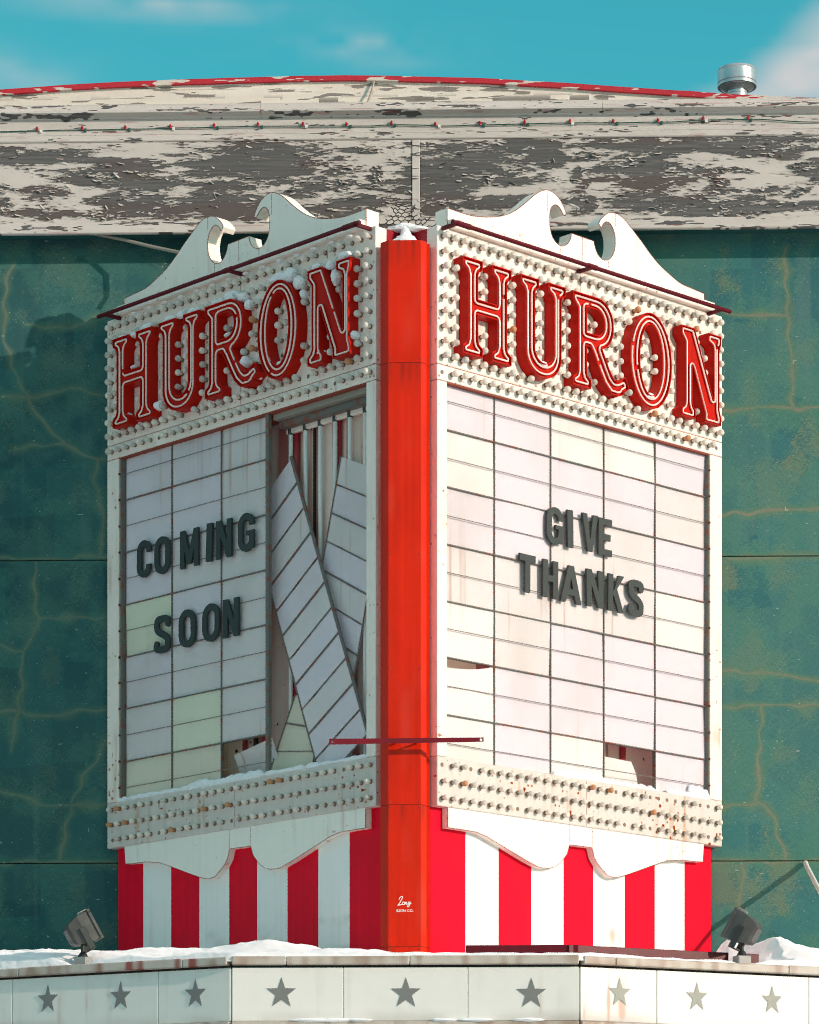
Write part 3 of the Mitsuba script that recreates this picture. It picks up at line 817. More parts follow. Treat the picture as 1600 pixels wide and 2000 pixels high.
def serif(x0, x1, z0, z1, top, sx0, sx1):
    """A slab serif from x0 to x1, bracketed onto the stem between sx0 and sx1."""
    s_ = z1 - z0
    if top:
        return Polygon([(x0, z1), (x1, z1), (x1, z0 + s_ * 0.16), (sx1 + 0.01, z0 - s_ * 0.2), (sx1, z0 - s_ * 0.55), (sx0, z0 - s_ * 0.55), (sx0 - 0.01, z0 - s_ * 0.2), (x0, z0 + s_ * 0.16)])
    return Polygon([(x0, z0), (x1, z0), (x1, z1 - s_ * 0.16), (sx1 + 0.01, z1 + s_ * 0.2), (sx1, z1 + s_ * 0.55), (sx0, z1 + s_ * 0.55), (sx0 - 0.01, z1 + s_ * 0.2), (x0, z1 - s_ * 0.16)])


def ellipse(cx, cz, rx, rz, n=64):
    return affinity.scale(Point(cx, cz).buffer(1, quad_segs=n // 4), rx, rz)


def stadium(x0, x1, z0, z1, r):
    return sbox(x0 + r, z0 + r, x1 - r, z1 - r).buffer(r, quad_segs=16)


def big_letter(ch):
    sh = 0.082
    if ch == 'H':
        g = [sbox(0.055, 0, 0.165, HL), sbox(0.38, 0, 0.49, HL), sbox(0.15, 0.335, 0.40, 0.455)]
        for o in (0, 0.325):
            g += [serif(o, o + 0.217, HL - sh, HL, True, o + 0.055, o + 0.165), serif(o, o + 0.217, 0, sh, False, o + 0.055, o + 0.165)]
        return unary_union(g)
    if ch == 'U':
        outer = stadium(0.055, 0.475, -0.018, HL + 0.4, 0.20)
        inner = stadium(0.165, 0.385, 0.10, HL + 0.5, 0.108)
        g = [outer.difference(inner).intersection(sbox(0, -0.1, 1, HL)), serif(0, 0.212, HL - sh, HL, True, 0.055, 0.165), serif(0.322, 0.525, HL - sh, HL, True, 0.385, 0.475)]
        return unary_union(g)
    if ch == 'R':
        outer = stadium(-0.3, 0.495, 0.345, HL, 0.20).intersection(sbox(0.06, 0, 1, 1))
        inner = stadium(-0.3, 0.378, 0.455, HL - 0.10, 0.10).intersection(sbox(0.16, 0, 1, 1))
        leg = LineString([(0.235, 0.42), (0.30, 0.33), (0.375, 0.20), (0.43, 0.115), (0.49, 0.065), (0.555, 0.065), (0.60, 0.085)]).buffer(0.060, cap_style='flat', join_style='round')
        foot = LineString([(0.555, 0.065), (0.62, 0.105)]).buffer(0.052, cap_style='square')
        g = [sbox(0.055, 0, 0.165, HL - 0.02), outer.difference(inner), leg, foot, serif(0, 0.218, 0, sh, False, 0.055, 0.165), Polygon([(0, HL), (0.2, HL), (0.2, HL - 0.1), (0.055, HL - 0.125), (0, HL - sh * 0.84)])]
        return unary_union(g)
    if ch == 'O':
        return ellipse(0.26, HL / 2 - 0.003, 0.26, HL / 2 + 0.018).difference(ellipse(0.262, HL / 2 + 0.003, 0.138, HL / 2 - 0.088))
    if ch == 'N':
        diag = Polygon([(0.012, HL), (0.165, HL), (0.50, 0.0), (0.33, 0.0)])
        g = [sbox(0.05, 0, 0.14, HL - 0.03), diag, sbox(0.415, 0.0, 0.485, HL), serif(0, 0.175, 0, sh, False, 0.05, 0.14), serif(0.343, 0.508, HL - sh, HL, True, 0.415, 0.485), Polygon([(0, HL), (0.1, HL), (0.1, HL - sh), (0.05, HL - 0.13), (0, HL - sh * 0.84)]),
             Polygon([(0.30, 0), (0.506, 0), (0.506, sh * 0.8), (0.485, 0.13), (0.30, 0.1)])]
        return unary_union(g)


LETTER_AT = {'R': [('H', 0.524, 0.543), ('U', 1.172, 0.525), ('R', 1.786, 0.648), ('O', 2.473, 0.52), ('N', 3.12, 0.506)],
             'L': [('H', 3.551, 0.535), ('U', 2.925, 0.533), ('R', 2.311, 0.645), ('O', 1.643, 0.495), ('N', 1.027, 0.505)]}
WIDTH = {'H': 0.542, 'U': 0.525, 'R': 0.66, 'O': 0.52, 'N': 0.506}
ZL = 8.932

bulb_mesh = trimesh.creation.revolve(np.array([(0.0125, 0.0), (0.013, 0.018), (0.019, 0.030), (0.0275, 0.044), (0.0300, 0.058), (0.0265, 0.073), (0.016, 0.083), (0.0, 0.0865)]), sections=10)
bulb_mesh.apply_scale(0.94)
bulb_ply = mikit.ply(bulb_mesh, 'bulb_frost', True)
small_mesh = bulb_mesh.copy(); small_mesh.apply_scale(0.84)
small_ply = mikit.ply(small_mesh, 'bulb_frost', True)
socket_mesh = trimesh.creation.cylinder(0.019, 0.014, sections=10); socket_mesh.apply_translation((0, 0, 0.004))
hole_mesh = trimesh.creation.cylinder(0.017, 0.006, sections=10)


def resample(ring, step):
    n = max(8, int(ring.length / step))
    return [ring.interpolate(i / n, normalized=True).coords[0] for i in range(n)]


def build_sign(F, key, label):
    tag(key, label, 'sign')
    R = F.side == 'R'
    k = key + '__'
    r3 = np.random.default_rng(11 if R else 12)
    # --- header cabinet, in sheets that meet in fine joints
    obj(k + 'header', F.box(U0, U1, ZH0 + 0.003, ZH1, -0.30, 0.0, 0.005), 'white_enamel')
    obj(k + 'header__sheet_joint', F.box(1.985, 1.989, ZH0 + 0.01, ZH1 - 0.01, -0.01, 0.0012), 'rust_seam')
    obj(k + 'bulb_strip', F.box(U0, U1, ZS + 0.003, ZH0 - 0.003, -0.30, -0.001, 0.004), 'white_enamel')
    obj(k + 'seam', F.box(U0 + 0.01, U1 - 0.01, ZS - 0.01, ZH0 + 0.02, -0.29, -0.008), 'rust_seam')
    obj(k + 'cap', F.box(0.48, 3.62, ZH1 - 0.001, ZH1 + 0.075, -0.06, 0.05, 0.006), 'white_enamel')
    obj(k + 'header__red_return', F.box(0.3425, 0.3449, 9.60, ZH1 - 0.002, -0.330, -0.118), 'red_return')
    # --- pediment of two broken scrolls
    sc = k + 'scroll'
    obj(sc, F.ext(scroll_poly, -0.155, -0.02), 'scroll_enamel', label='white sheet-metal scroll pediment on top of the sign')
    pts = list(scroll_poly.exterior.coords)
    obj(sc + '__edge_seam', F.tube([(u, z, -0.021) for u, z in pts], 0.0035, closed=True, sides=5), 'rust_seam')
    for u, z0, z1 in ((2.345, 9.98, 10.095), (1.775, 9.98, 10.09), (1.62, 10.33, 10.50), (2.43, 10.40, 10.505), (2.03, 9.98, 10.22)):
        obj(sc + '__sheet_joint', F.box(u - 0.002, u + 0.002, z0, z1, -0.05, -0.0185), 'rust_seam')
    # --- maroon rail in front of the cap, on brackets
    rl = k + 'rail'
    zr = 9.915
    obj(rl, F.tube([(0.355, zr, 0.16), (3.69, zr, 0.16)], 0.017, sides=10), 'maroon', smooth=40)
    for u in (0.40, 1.95, 3.58):
        obj(rl + '__bracket', F.box(u - 0.013, u + 0.013, zr - 0.022, zr + 0.008, 0.0, 0.16, 0.003), 'maroon')
    obj(rl + '__sleeve', F.tube([(0.40, zr, 0.16), (0.55, zr, 0.16)], 0.022, sides=10), 'maroon', smooth=40)
    obj(rl + '__sleeve', F.tube([(1.91, zr, 0.16), (2.01, zr, 0.16)], 0.022, sides=10), 'maroon', smooth=40)
    # --- big letters
    shapes = []
    for ch, u, w in LETTER_AT[F.side]:
        g = affinity.scale(big_letter(ch), w / WIDTH[ch], 1, origin=(0, 0))
        a0 = u if R else -u
        g = affinity.translate(g, a0, ZL).buffer(0.004).buffer(-0.004)
        shapes.append(g)
        lk = obj(k + 'channel_letter', F.ext(g, 0.004, 0.088, mirror=False), 'letter_red', label=f'red channel letter {ch} with neon outline')
        rim = g.difference(g.buffer(-0.006))
        obj(lk + '__rim', F.ext(rim, 0.0885, 0.112, mirror=False), 'letter_red')
        inset = g.buffer(-0.024 if ch == 'N' else -0.032, join_style='round').buffer(-0.004).buffer(0.004)
        tubes = []
        for q in polys(inset):
            for ring in [q.exterior, *q.interiors]:
                if ring.length < 0.12:
                    continue
                pts_ = resample(ring, 0.012)
                cutn = max(2, int(0.02 / 0.012))
                i0 = int(len(pts_) * (0.55 if R else 0.3))
                pts_ = pts_[i0:] + pts_[:i0]
                pts_ = pts_[:-cutn]
                tubes.append(tube([F.sgn * 0 + (a * F.e1 + np.array([0, 0, z]) + 0.103 * F.n) for a, z in pts_], 0.0080, sides=6))
        obj(lk + '__neon_tube', cat(tubes), 'neon_tube', smooth=40)
        sup = [F.place(cbox(a - 0.004, a + 0.004, z - 0.004, z + 0.004, 0.088, 0.103)) for q in polys(inset) for a, z in resample(q.exterior, 0.16)]
        obj(lk + '__tube_support', cat(sup), 'dark_metal', kind='stuff')
    solid = unary_union(shapes).buffer(0.016)
    # --- bulbs: a grid over the header where the letters leave room, one row on the strip, three on the lower band
    spots, holes = [], []
    us = 0.397 + 0.1063 * np.arange(32)
    for row in range(9):
        for i, u in enumerate(us):
            z = 9.845 - row * 0.1182
            if solid.contains(Point(u if R else -u, z)):
                continue
            (holes if r3.random() < 0.025 else spots).append((u, z, 0.0, False))
    for i, u in enumerate(us):
        (holes if (i == 0 and R) or r3.random() < 0.03 else spots).append((u, 8.775, -0.001, False))
    for row in range(3):
        for i, u in enumerate(us):
            z = 5.672 - row * 0.131
            gone = r3.random() < (0.04 if not R else 0.08 + (0.5 if row == 0 and 24 < i < 30 else 0))
            (holes if gone else spots).append((u, z, 0.0, True))
    rest = []
    for i, (u, z, d, low) in enumerate(spots):
        q = r3.random()
        mat = 'bulb_amber' if q < (0.05 if low else 0.02) else ('bulb_clear' if q < (0.42 if (not R or low) else 0.14) else ('bulb_grey' if q < (0.72 if not R else 0.30) else 'bulb_frost'))
        tw = F.matrix(u, z, d, r3.uniform(0, 6), r3.normal(0, 0.05))
        if i < 300:
            obj(k + 'light_bulb', small_ply if low else bulb_ply, mat, to_world=tw)
        else:
            m = (small_mesh if low else bulb_mesh).copy(); m.apply_transform(np.array(tw.matrix)); rest.append(m)
    if rest:
        obj(k + 'small_bulbs', cat(rest), 'bulb_frost', smooth=True, kind='stuff')
    sk = []
    for (u, z, d, low) in spots + holes:
        m = (socket_mesh if (u, z, d, low) in spots else hole_mesh).copy()
        m.apply_transform(np.array(F.matrix(u, z, d).matrix)); sk.append(m)
    obj(k + 'lamp_socket', cat(sk), 'socket_brass', kind='stuff')
    # --- lower band of bulbs
    bd = k + 'lower_band'
    obj(bd, F.box(U0, U1, ZB0, ZB1, -0.30, 0.0, 0.005), 'band_enamel')
    obj(bd + '__sheet_joint', F.box(2.06, 2.064, ZB0 + 0.01, ZB1 - 0.01, -0.01, 0.0012), 'rust_seam')
    # --- frame posts either side of the letter board
    obj(k + 'post', F.box(U0, 0.455, ZB1 + 0.003, ZS - 0.003, -0.30, 0.0, 0.004), 'white_enamel')
    obj(k + 'post', F.box(3.612, U1, ZB1 + 0.003, ZS - 0.003, -0.30, 0.0, 0.004), 'white_enamel')
    sc_ = [F.place(trimesh.creation.icosphere(subdivisions=1, radius=0.010)) for _ in ()]
    # --- letter board: translucent panes behind horizontal wires and rails
    cols = [0.458, 1.030, 1.683, 2.322, 2.958, 3.608] if R else [1.690, 2.287, 2.939, 3.574]
    bars = [8.345, 7.892, 7.437, 6.985, 6.540, 6.084]
    wires = [8.569, 8.117, 7.662, 7.212, 6.765, 6.310, 5.856]
    rows = [(8.345, ZS)] + [(b, a) for a, b in zip(bars[:-1], bars[1:])] + [(ZB1, 6.084)]
    ins = -0.055
    special = {('R', 5, 0): 'slip', ('R', 6, 3): 'gone', ('L', 6, 0): 'gone'}
    tint = {('L', 3, 2): 'pane_green', ('L', 5, 1): 'pane_green', ('L', 6, 2): 'pane_cream', ('L', 6, 1): 'pane_cream',
            ('R', 1, 0): 'pane_white', ('R', 0, 2): 'pane_white', ('R', 0, 3): 'pane_white', ('R', 5, 0): 'pane_white', ('R', 4, 0): 'pane_white', ('R', 3, 4): 'pane_white', ('R', 6, 0): 'pane_white', ('R', 6, 2): 'pane_white'}
    for ri, (z0, z1) in enumerate(rows):
        for ci, (a, b) in enumerate(zip(cols[:-1], cols[1:])):
            sp = special.get((F.side, ri, ci))
            if sp == 'gone':
                continue
            mat = tint.get((F.side, ri, ci)) or (('pane_grey' if ci == 0 else ('pane_lilac' if r3.random() < 0.85 else 'pane_grey')) if not R else ('pane_lilac' if r3.random() < 0.75 else 'pane_grey'))
            n_ = 7
            gu = np.linspace(a + 0.004, b - 0.004, n_)
            top = np.full(n_, z1 - 0.004) - (0.0 if sp != 'slip' else 0.075 * (1 - np.linspace(0, 1, n_) ** 2.2))
            bow = r3.normal(0, 0.004) + (0.012 if sp == 'slip' else 0)
            tilt = r3.normal(0, 0.003)
            vv, ff = [], []
            for i_, (uu, tt) in enumerate(zip(gu, top)):
                for zz_, dd in ((z0 + 0.004, ins + tilt), (tt, ins - tilt)):
                    d_ = dd + bow * math.sin(math.pi * i_ / (n_ - 1))
                    vv += [F.pt(uu, zz_, d_), F.pt(uu, zz_, d_ - 0.005)]
            for i_ in range(n_ - 1):
                o_, p_ = 4 * i_, 4 * i_ + 4
                ff += [(o_, p_, p_ + 2), (o_, p_ + 2, o_ + 2), (o_ + 1, p_ + 3, p_ + 1), (o_ + 1, o_ + 3, p_ + 3), (o_ + 2, p_ + 2, p_ + 3), (o_ + 2, p_ + 3, o_ + 3), (o_, o_ + 1, p_ + 1), (o_, p_ + 1, p_)]
            lab = {'pane_green': 'newer pale green pane', 'pane_cream': 'yellowed cream pane'}.get(mat)
            obj(k + 'pane', trimesh.Trimesh(vv, ff, process=True), mat, label=lab)
    x0, x1 = cols[0], cols[-1]
    for z in bars:
        obj(k + 'rail_bar', F.box(x0 - 0.004, x1 + 0.004, z - 0.005, z + 0.005, -0.075, -0.036, 0.002), 'rail_steel')
    for z in wires:
        obj(k + 'letter_wire', F.tube([(x0 - 0.004, z, -0.036), ((x0 + x1) / 2, z + r3.normal(0, 0.002), -0.036), (x1 + 0.004, z, -0.036)], 0.0036, sides=5), 'wire_steel')
    for u in cols[1:-1]:
        obj(k + 'upright', F.box(u - 0.004, u + 0.004, ZB1, ZS, -0.078, -0.040, 0.002), 'rail_steel')
    obj(k + 'upright', F.box(3.580 if not R else 3.598, 3.592 if not R else 3.611, ZB1, ZS, -0.078, -0.006, 0.002), 'rail_steel')
    if not R:
        obj(k + 'upright', F.box(1.650, 1.688, ZB1 - 0.0, ZS, -0.052, -0.012, 0.004), 'rail_steel', label='rusty upright beside the open bay')
    obj(k + 'wire_clip', cat([F.box((3.598 if R else 3.595), (3.610 if R else 3.609), z - 0.008, z + 0.008, -0.03, 0.004) for z in wires + bars]), 'maroon', kind='stuff')
    # --- inside of the cabinet
    bk = k + 'back_panel'
    for a, b in ((0.46, 0.75), (0.755, 1.05), (1.055, 1.37), (1.375, 1.70)) + (((1.705, 2.6), (2.605, 3.6))):
        obj(bk, F.box(a, b, ZB1 - 0.05, ZS + 0.02, -0.275 - (0.015 if int(a * 10) % 2 else 0), -0.26 - (0.015 if int(a * 10) % 2 else 0)), 'inside_pale' if R and a < 1.0 else 'sign_inside')
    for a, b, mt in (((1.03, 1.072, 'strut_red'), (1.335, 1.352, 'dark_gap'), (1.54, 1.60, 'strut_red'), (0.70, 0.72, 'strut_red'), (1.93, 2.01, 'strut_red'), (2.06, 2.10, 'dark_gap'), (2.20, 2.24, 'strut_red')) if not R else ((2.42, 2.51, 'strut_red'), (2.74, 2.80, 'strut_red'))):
        obj(k + 'strut_and_dark_gap', F.box(a, b, ZB1 - 0.04, ZS + 0.02, -0.259, -0.236, 0.003), mt)  # the near-black ones are no struts: strips painting the shade of open gaps
    obj(k + 'cabinet_side', cat([F.box(U0, 0.36, ZB1, ZS, -0.36, -0.301), F.box(3.75, U1, ZB1, ZS, -0.36, -0.301)]), 'sign_inside')
    obj(k + 'cabinet_floor', F.box(0.37, 3.74, ZB1 - 0.055, ZB1 - 0.045, -0.34, -0.02), 'sign_inside')
    # --- striped skirt with a scalloped valance
    st = [0.20, 0.735, 1.112, 1.488, 1.870, 2.225, 2.615, 2.99, 3.37, 3.715]
    obj(k + 'skirt', F.box(0.38, 3.712, 4.06, ZB0 + 0.001, -0.30, -0.092), 'dark_gap')
    for i, (a, b) in enumerate(zip(st[:-1], st[1:])):
        obj(k + 'skirt__stripe', F.box(max(a, 0.345 if R else 0.362) + 0.0006, b - 0.0006, 4.08, ZB0 - 0.001, -0.12, -0.08), 'red_stripe' if i % 2 == 0 else 'stripe_white')
    val = Polygon([(3.544, ZB0), (3.531, 5.193), (3.40, 5.186), (3.27, 5.185), (3.074, 5.162), (2.887, 5.103), (2.70, 5.04), (2.506, 4.977), (2.409, 4.958), (2.33, 4.97), (2.264, 5.013), (2.205, 5.06), (2.168, 5.104), (2.144, 5.175), (2.138, 5.184), (1.872, 5.182), (1.866, 5.172), (1.839, 5.101), (1.758, 5.019), (1.70, 4.985), (1.63, 4.965), (1.55, 4.962), (1.502, 4.966), (1.38, 5.0), (1.25, 5.043), (1.033, 5.114), (0.90, 5.158), (0.787, 5.180), (0.62, 5.184), (0.475, 5.184), (0.475, ZB0)])
    val = val.buffer(0.01).buffer(-0.01)
    vk = obj(k + 'valance', F.ext(val.intersection(sbox(0, 0, 9, ZB0 - 0.0015)), -0.0785, -0.012), 'valance_enamel', label='white scalloped metal valance below the lower band')
    low = shapely.line_merge(val.exterior.intersection(sbox(0, 0, 9, ZB0 - 0.012)))
    low = max(getattr(low, 'geoms', [low]), key=lambda q: q.length)
    obj(vk + '__edge_seam', F.tube([(u, z, -0.013) for u, z in low.coords], 0.0028, sides=5), 'rust_seam')
    for u in (2.143, 1.868):
        obj(vk + '__sheet_joint', F.box(u - 0.0015, u + 0.0015, 5.19, ZB0 - 0.002, -0.03, -0.0105), 'rust_seam')
    return solid


build_sign(FL, 'marquee_sign', 'left-hand marquee sign spelling HURON, with COMING SOON on a partly collapsed letter board')
build_sign(FR, 'marquee_sign_001', 'right-hand sunlit marquee sign spelling HURON, with GIVE THANKS on its letter board')

# open bay of the left sign: beam, lamp raceway and fluorescent tubes
k = 'marquee_sign__'
obj(k + 'bay_beam', FL.box(0.46, 1.645, 8.655, 8.708, -0.25, -0.06, 0.004), 'old_conduit')
obj(k + 'bay_beam', FL.box(0.46, 1.645, 8.60, 8.654, -0.20, -0.12, 0.004), 'rail_steel')
rw = obj(k + 'raceway', FL.box(0.46, 1.645, 8.565, 8.645, -0.24, -0.201, 0.006), 'white_enamel')
ft = trimesh.creation.cylinder(0.019, 1.0, sections=14)
for u in (1.600, 1.418, 1.236, 1.057, 0.878, 0.695, 0.515):
    tk = obj(k + 'fluorescent_tube', FL.tube([(u, 5.76, -0.215), (u, 8.60, -0.215)], 0.019, sides=14), 'tube_glass', smooth=40)
    obj(tk + '__end_cap', FL.tube([(u, 8.555, -0.215), (u, 8.615, -0.215)], 0.0235, sides=12), 'dark_metal', smooth=40)


# the letter-board strips that have come loose in the bay
def loose_strip(key, label, pa, pb, pc, pd, n, d0, d1, mats, rail_side, seed):
    """Panes between two long edges pa-pb (left in the picture) and pd-pc (right), n of them, leaning from depth d0 (bottom) to d1 (top)."""
    tag(key, label, 'sign panel')
    pa, pb, pc, pd = (np.array(q, float) for q in (pa, pb, pc, pd))
    for i in range(n):
        t0, t1 = i / n, (i + 1) / n
        e = 0.0035
        q = [pa + (pb - pa) * (t0 + e), pa + (pb - pa) * (t1 - e), pd + (pc - pd) * (t1 - e), pd + (pc - pd) * (t0 + e)]
        dd = [d0 + (d1 - d0) * (t0 if j in (0, 3) else t1) for j in range(4)]
        front = [FL.pt(p[0], p[1], d) for p, d in zip(q, dd)]
        back = [FL.pt(p[0], p[1], d - 0.006) for p, d in zip(q, dd)]
        obj(key + '__pane', hull(front + back), mats[(i + seed) % len(mats)])
        l, r_ = pa + (pb - pa) * t0, pd + (pc - pd) * t0
        d = d0 + (d1 - d0) * t0 + 0.006
        obj(key + ('__crossbar' if i % 2 == 0 else '__wire'), FL.tube([(l[0], l[1], d), (r_[0], r_[1], d)], 0.0075 if i % 2 == 0 else 0.004, sides=6), 'rail_steel')
    for p, q, r_ in ((pa, pb, 0.006), (pd, pc, 0.015 if rail_side else 0.006)):
        obj(key + '__side_rail', FL.tube([(p[0], p[1], d0 + 0.004), (q[0], q[1], d1 + 0.004)], r_, sides=6), 'rail_steel')


loose_strip('loose_panel', 'loose strip of white sign panes leaning across the open bay, in front of the other', (1.10, 5.61), (2.02, 7.95), (1.507, 8.345), (0.545, 5.95), 11, -0.11, -0.14, ['pane_lilac', 'pane_lilac', 'pane_grey'], True, 0)
loose_strip('loose_panel_001', 'loose strip of sign panes half hidden at the right of the open bay', (1.41, 6.50), (0.955, 8.255), (0.40, 8.02), (0.86, 6.14), 8, -0.175, -0.19, ['pane_lilac', 'pane_grey'], False, 0)
loose_strip('loose_panel_002', 'small cream piece of broken sign panel standing at the foot of the open bay', (1.83, 5.74), (1.50, 6.40), (1.18, 6.27), (1.28, 5.72), 3, -0.16, -0.18, ['pane_cream'], False, 0)
obj('fallen_pane', FL.place(hull([(-2.22, 5.70, -0.26), (-1.70, 5.70, -0.26), (-2.20, 5.98, -0.12), (-1.70, 6.06, -0.10), (-2.22, 5.70, -0.252), (-1.70, 5.70, -0.252), (-2.20, 5.98, -0.112), (-1.70, 6.06, -0.092)])), 'pane_grey',
    label='fallen white pane lying tilted inside the hole at the bottom of the left letter board', category='sign panel')
obj('fallen_pane_001', FR.place(hull([(2.34, 5.70, -0.20), (2.93, 5.70, -0.20), (2.34, 5.98, -0.11), (2.72, 5.97, -0.11), (2.80, 5.88, -0.13), (2.34, 5.70, -0.192), (2.93, 5.70, -0.192), (2.34, 5.98, -0.102), (2.72, 5.97, -0.102), (2.80, 5.88, -0.122)])), 'pane_white',
    label='fallen white pane with a broken corner behind the gap in the right letter board', category='sign panel')

# ---------------------------------------------------------------- corner column between the signs
Q = 'corner_column'
tag(Q, 'tall orange-red chamfered column standing between the two signs', 'column')
xl_, xr_ = -0.138, 0.117
sec = [(xl_, 0.12), (xr_, 0.12), (xr_ + 0.042, 0.162), (xr_ + 0.044, 0.215), (xr_ + 0.068, 0.215), (xr_ + 0.068, 0.42), (xl_ - 0.064, 0.42), (xl_ - 0.064, 0.184)]
for z0, z1 in ((4.06, 4.215), (4.219, 5.330), (5.334, 8.802), (8.806, 9.766)):
    m = trimesh.creation.extrude_polygon(Polygon(sec), z1 - z0, engine='earcut'); m.apply_translation((0, 0, z0))
    obj(Q + '__section', m, 'orange_red')
m = trimesh.creation.extrude_polygon(Polygon(sec).buffer(-0.004), 5.6, engine='earcut'); m.apply_translation((0, 0, 4.08))
obj(Q + '__core', m, 'dark_gap')
for zj in (8.78, 8.83, 5.31, 5.355, 4.20, 4.235, 9.74, 7.3, 6.4):
    for x in (xl_ + 0.012, xr_ - 0.012):
        obj(Q + '__screw', lump((x, 0.1195, zj), 0.0065, 0.004, 0.0065, 3, 1, 0.0), 'rust_seam', smooth=True)
# the sign maker's mark, lettered in white
mk = []
t1 = meshkit.text_mesh('SIGN CO.', 0.020, 0.0025, bold=True)
w = t1.bounds[1][0] - t1.bounds[0][0]
t1.apply_scale([0.135 / w, 1, 1]); t1.apply_translation((-0.078, 4.490, 0))
mk.append(t1)


def stroke(pts, wd):
    p = np.array(pts)
    tt = np.linspace(0, len(p) - 1, len(p) * 5)
    from scipy.interpolate import CubicSpline
    c = CubicSpline(np.arange(len(p)), p)(tt)
    return LineString(c).buffer(wd / 2, quad_segs=3)


script = unary_union([stroke([(-0.045, .078), (-0.030, .098), (-0.018, .096), (-0.030, .070), (-0.048, .038), (-0.056, .030), (-0.040, .034), (-0.022, .036)], 0.007),
                      stroke([(-0.008, .055), (-0.020, .050), (-0.018, .037), (-0.006, .040), (-0.004, .052), (-0.009, .056)], 0.006),
                      stroke([(0.004, .054), (0.000, .038), (0.008, .053), (0.014, .052), (0.013, .038), (0.022, .042)], 0.006),
                      stroke([(0.040, .055), (0.028, .052), (0.027, .040), (0.038, .044), (0.041, .055), (0.036, .030), (0.024, .018), (0.018, .024), (0.050, .046)], 0.006)])
sm = extrude(script, 0, 0.0025); sm.apply_translation((-0.008, 4.512, 0))
mk.append(sm)
mm = cat(mk)
mm.apply_transform(np.array([[1, 0, 0, 0], [0, 0, -1, 0.1195], [0, 1, 0, 0], [0, 0, 0, 1.0]]))
obj(Q + '__maker_mark', mm, 'white_print', label="small white lettering of the sign maker, Long Sign Co., near the column's foot")

# flat red bar bolted across the column
bar = xz_plate(Polygon([(-0.598, 5.786), (0.611, 5.803), (0.611, 5.836), (-0.598, 5.831)]).difference(unary_union([Point(-0.575, 5.809).buffer(0.010), Point(0.59, 5.819).buffer(0.010)])), -0.006, 0.0)
obj('cross_bar', bar, 'bar_red', label='shiny dark red flat bar fixed across the column near the bottom of the letter boards', category='bar')
labels['cross_bar']['category'] = 'metal bar'
obj('cross_bar__standoff', cat([cbox(-0.10, -0.088, 0.0, 0.12, 5.806, 5.816), cbox(0.07, 0.082, 0.0, 0.12, 5.806, 5.816)]), 'maroon')

# ---------------------------------------------------------------- changeable letters on the boards
def arc_ring(w, h, t):
    r = min(w, h) / 2
    return stadium(0, w, 0, h, r * 0.999).difference(stadium(t, w - t, t * 0.95, h - t * 0.95, max((w - 2 * t) / 2 * 0.999, 0.003)))


def bars_(*ls, t=0.07):
    return unary_union([LineString(l).buffer(t / 2, cap_style='flat', join_style='mitre') for l in ls])


def board_letter(ch, w, h):
    t = 0.058
    clipb = sbox(0, 0, w, h)
    if ch in 'OQ':
        return arc_ring(w, h, t)
    if ch == 'C':
        return arc_ring(w, h, t).difference(sbox(w * 0.5, h * 0.335, w + 1, h * 0.665))
    if ch == 'G':
        return unary_union([arc_ring(w, h, t).difference(sbox(w * 0.5, h * 0.50, w + 1, h * 0.67)).difference(sbox(w * 0.5, 0.12, w - t * 1.0, h * .5)), sbox(w - t, 0.02, w, h * 0.53), sbox(w * 0.52, h * 0.42, w, h * 0.53)]).buffer(-0.001).buffer(0.001)
    if ch == 'I':
        return sbox(0, 0, w, h)
    if ch == 'M':
        return unary_union([sbox(0, 0, t * .95, h), sbox(w - t * .95, 0, w, h), Polygon([(0, h), (t, h), (w / 2, h * .42), (w - t, h), (w, h), (w / 2 + t * .42, 0.03), (w / 2 - t * .42, 0.03)])])
    if ch == 'N':
        return unary_union([sbox(0, 0, t, h), sbox(w - t, 0, w, h), Polygon([(0, h), (t * 1.05, h), (w, 0), (w - t * 1.05, 0)])])
    if ch == 'V':
        return Polygon([(0, h), (t, h), (w / 2, h * 0.30), (w - t, h), (w, h), (w / 2 + t * .5, 0), (w / 2 - t * .5, 0)])
    if ch == 'E':
        return unary_union([sbox(0, 0, t, h), sbox(0, 0, w, t * .9), sbox(0, h - t * .9, w, h), sbox(0, h / 2 - t * .45, w * .9, h / 2 + t * .45)])
    if ch == 'T':
        return unary_union([sbox(w / 2 - t * .5, 0, w / 2 + t * .5, h), sbox(0, h - t * .95, w, h)])
    if ch == 'H':
        return unary_union([sbox(0, 0, t, h), sbox(w - t, 0, w, h), sbox(0, h * .43, w, h * .60)])
    if ch == 'A':
        return Polygon([(0, 0), (t * 1.0, 0), (w * .34, h * .2), (w * .66, h * .2), (w - t * 1.0, 0), (w, 0), (w / 2 + t * .55, h), (w / 2 - t * .55, h)]).difference(Polygon([(w * .40, h * .37), (w * .60, h * .37), (w / 2, h * .66)]))
    if ch == 'K':
        return unary_union([sbox(0, 0, t, h), Polygon([(t * .8, h * .38), (w - t * 1.15, h), (w, h), (t * .8, h * .62 - .08)]), Polygon([(t * .9, h * .52), (t * 1.7, h * .68), (w, 0), (w - t * 1.1, 0)])])
    if ch == 'S':
        P = [(w - t * .5, h * .76), (w * .80, h - t * .62), (w * .5, h - t * .48), (w * .22, h - t * .62), (t * .5, h * .77), (t * .62, h * .64), (w * .35, h * .545), (w * .62, h * .465), (w - t * .58, h * .36), (w - t * .5, h * .23), (w * .78, t * .62), (w * .5, t * .48), (w * .2, t * .62), (t * .5, h * .25)]
        return stroke(P, t).buffer(0).intersection(sbox(-0.01, 0, w + 0.01, h))


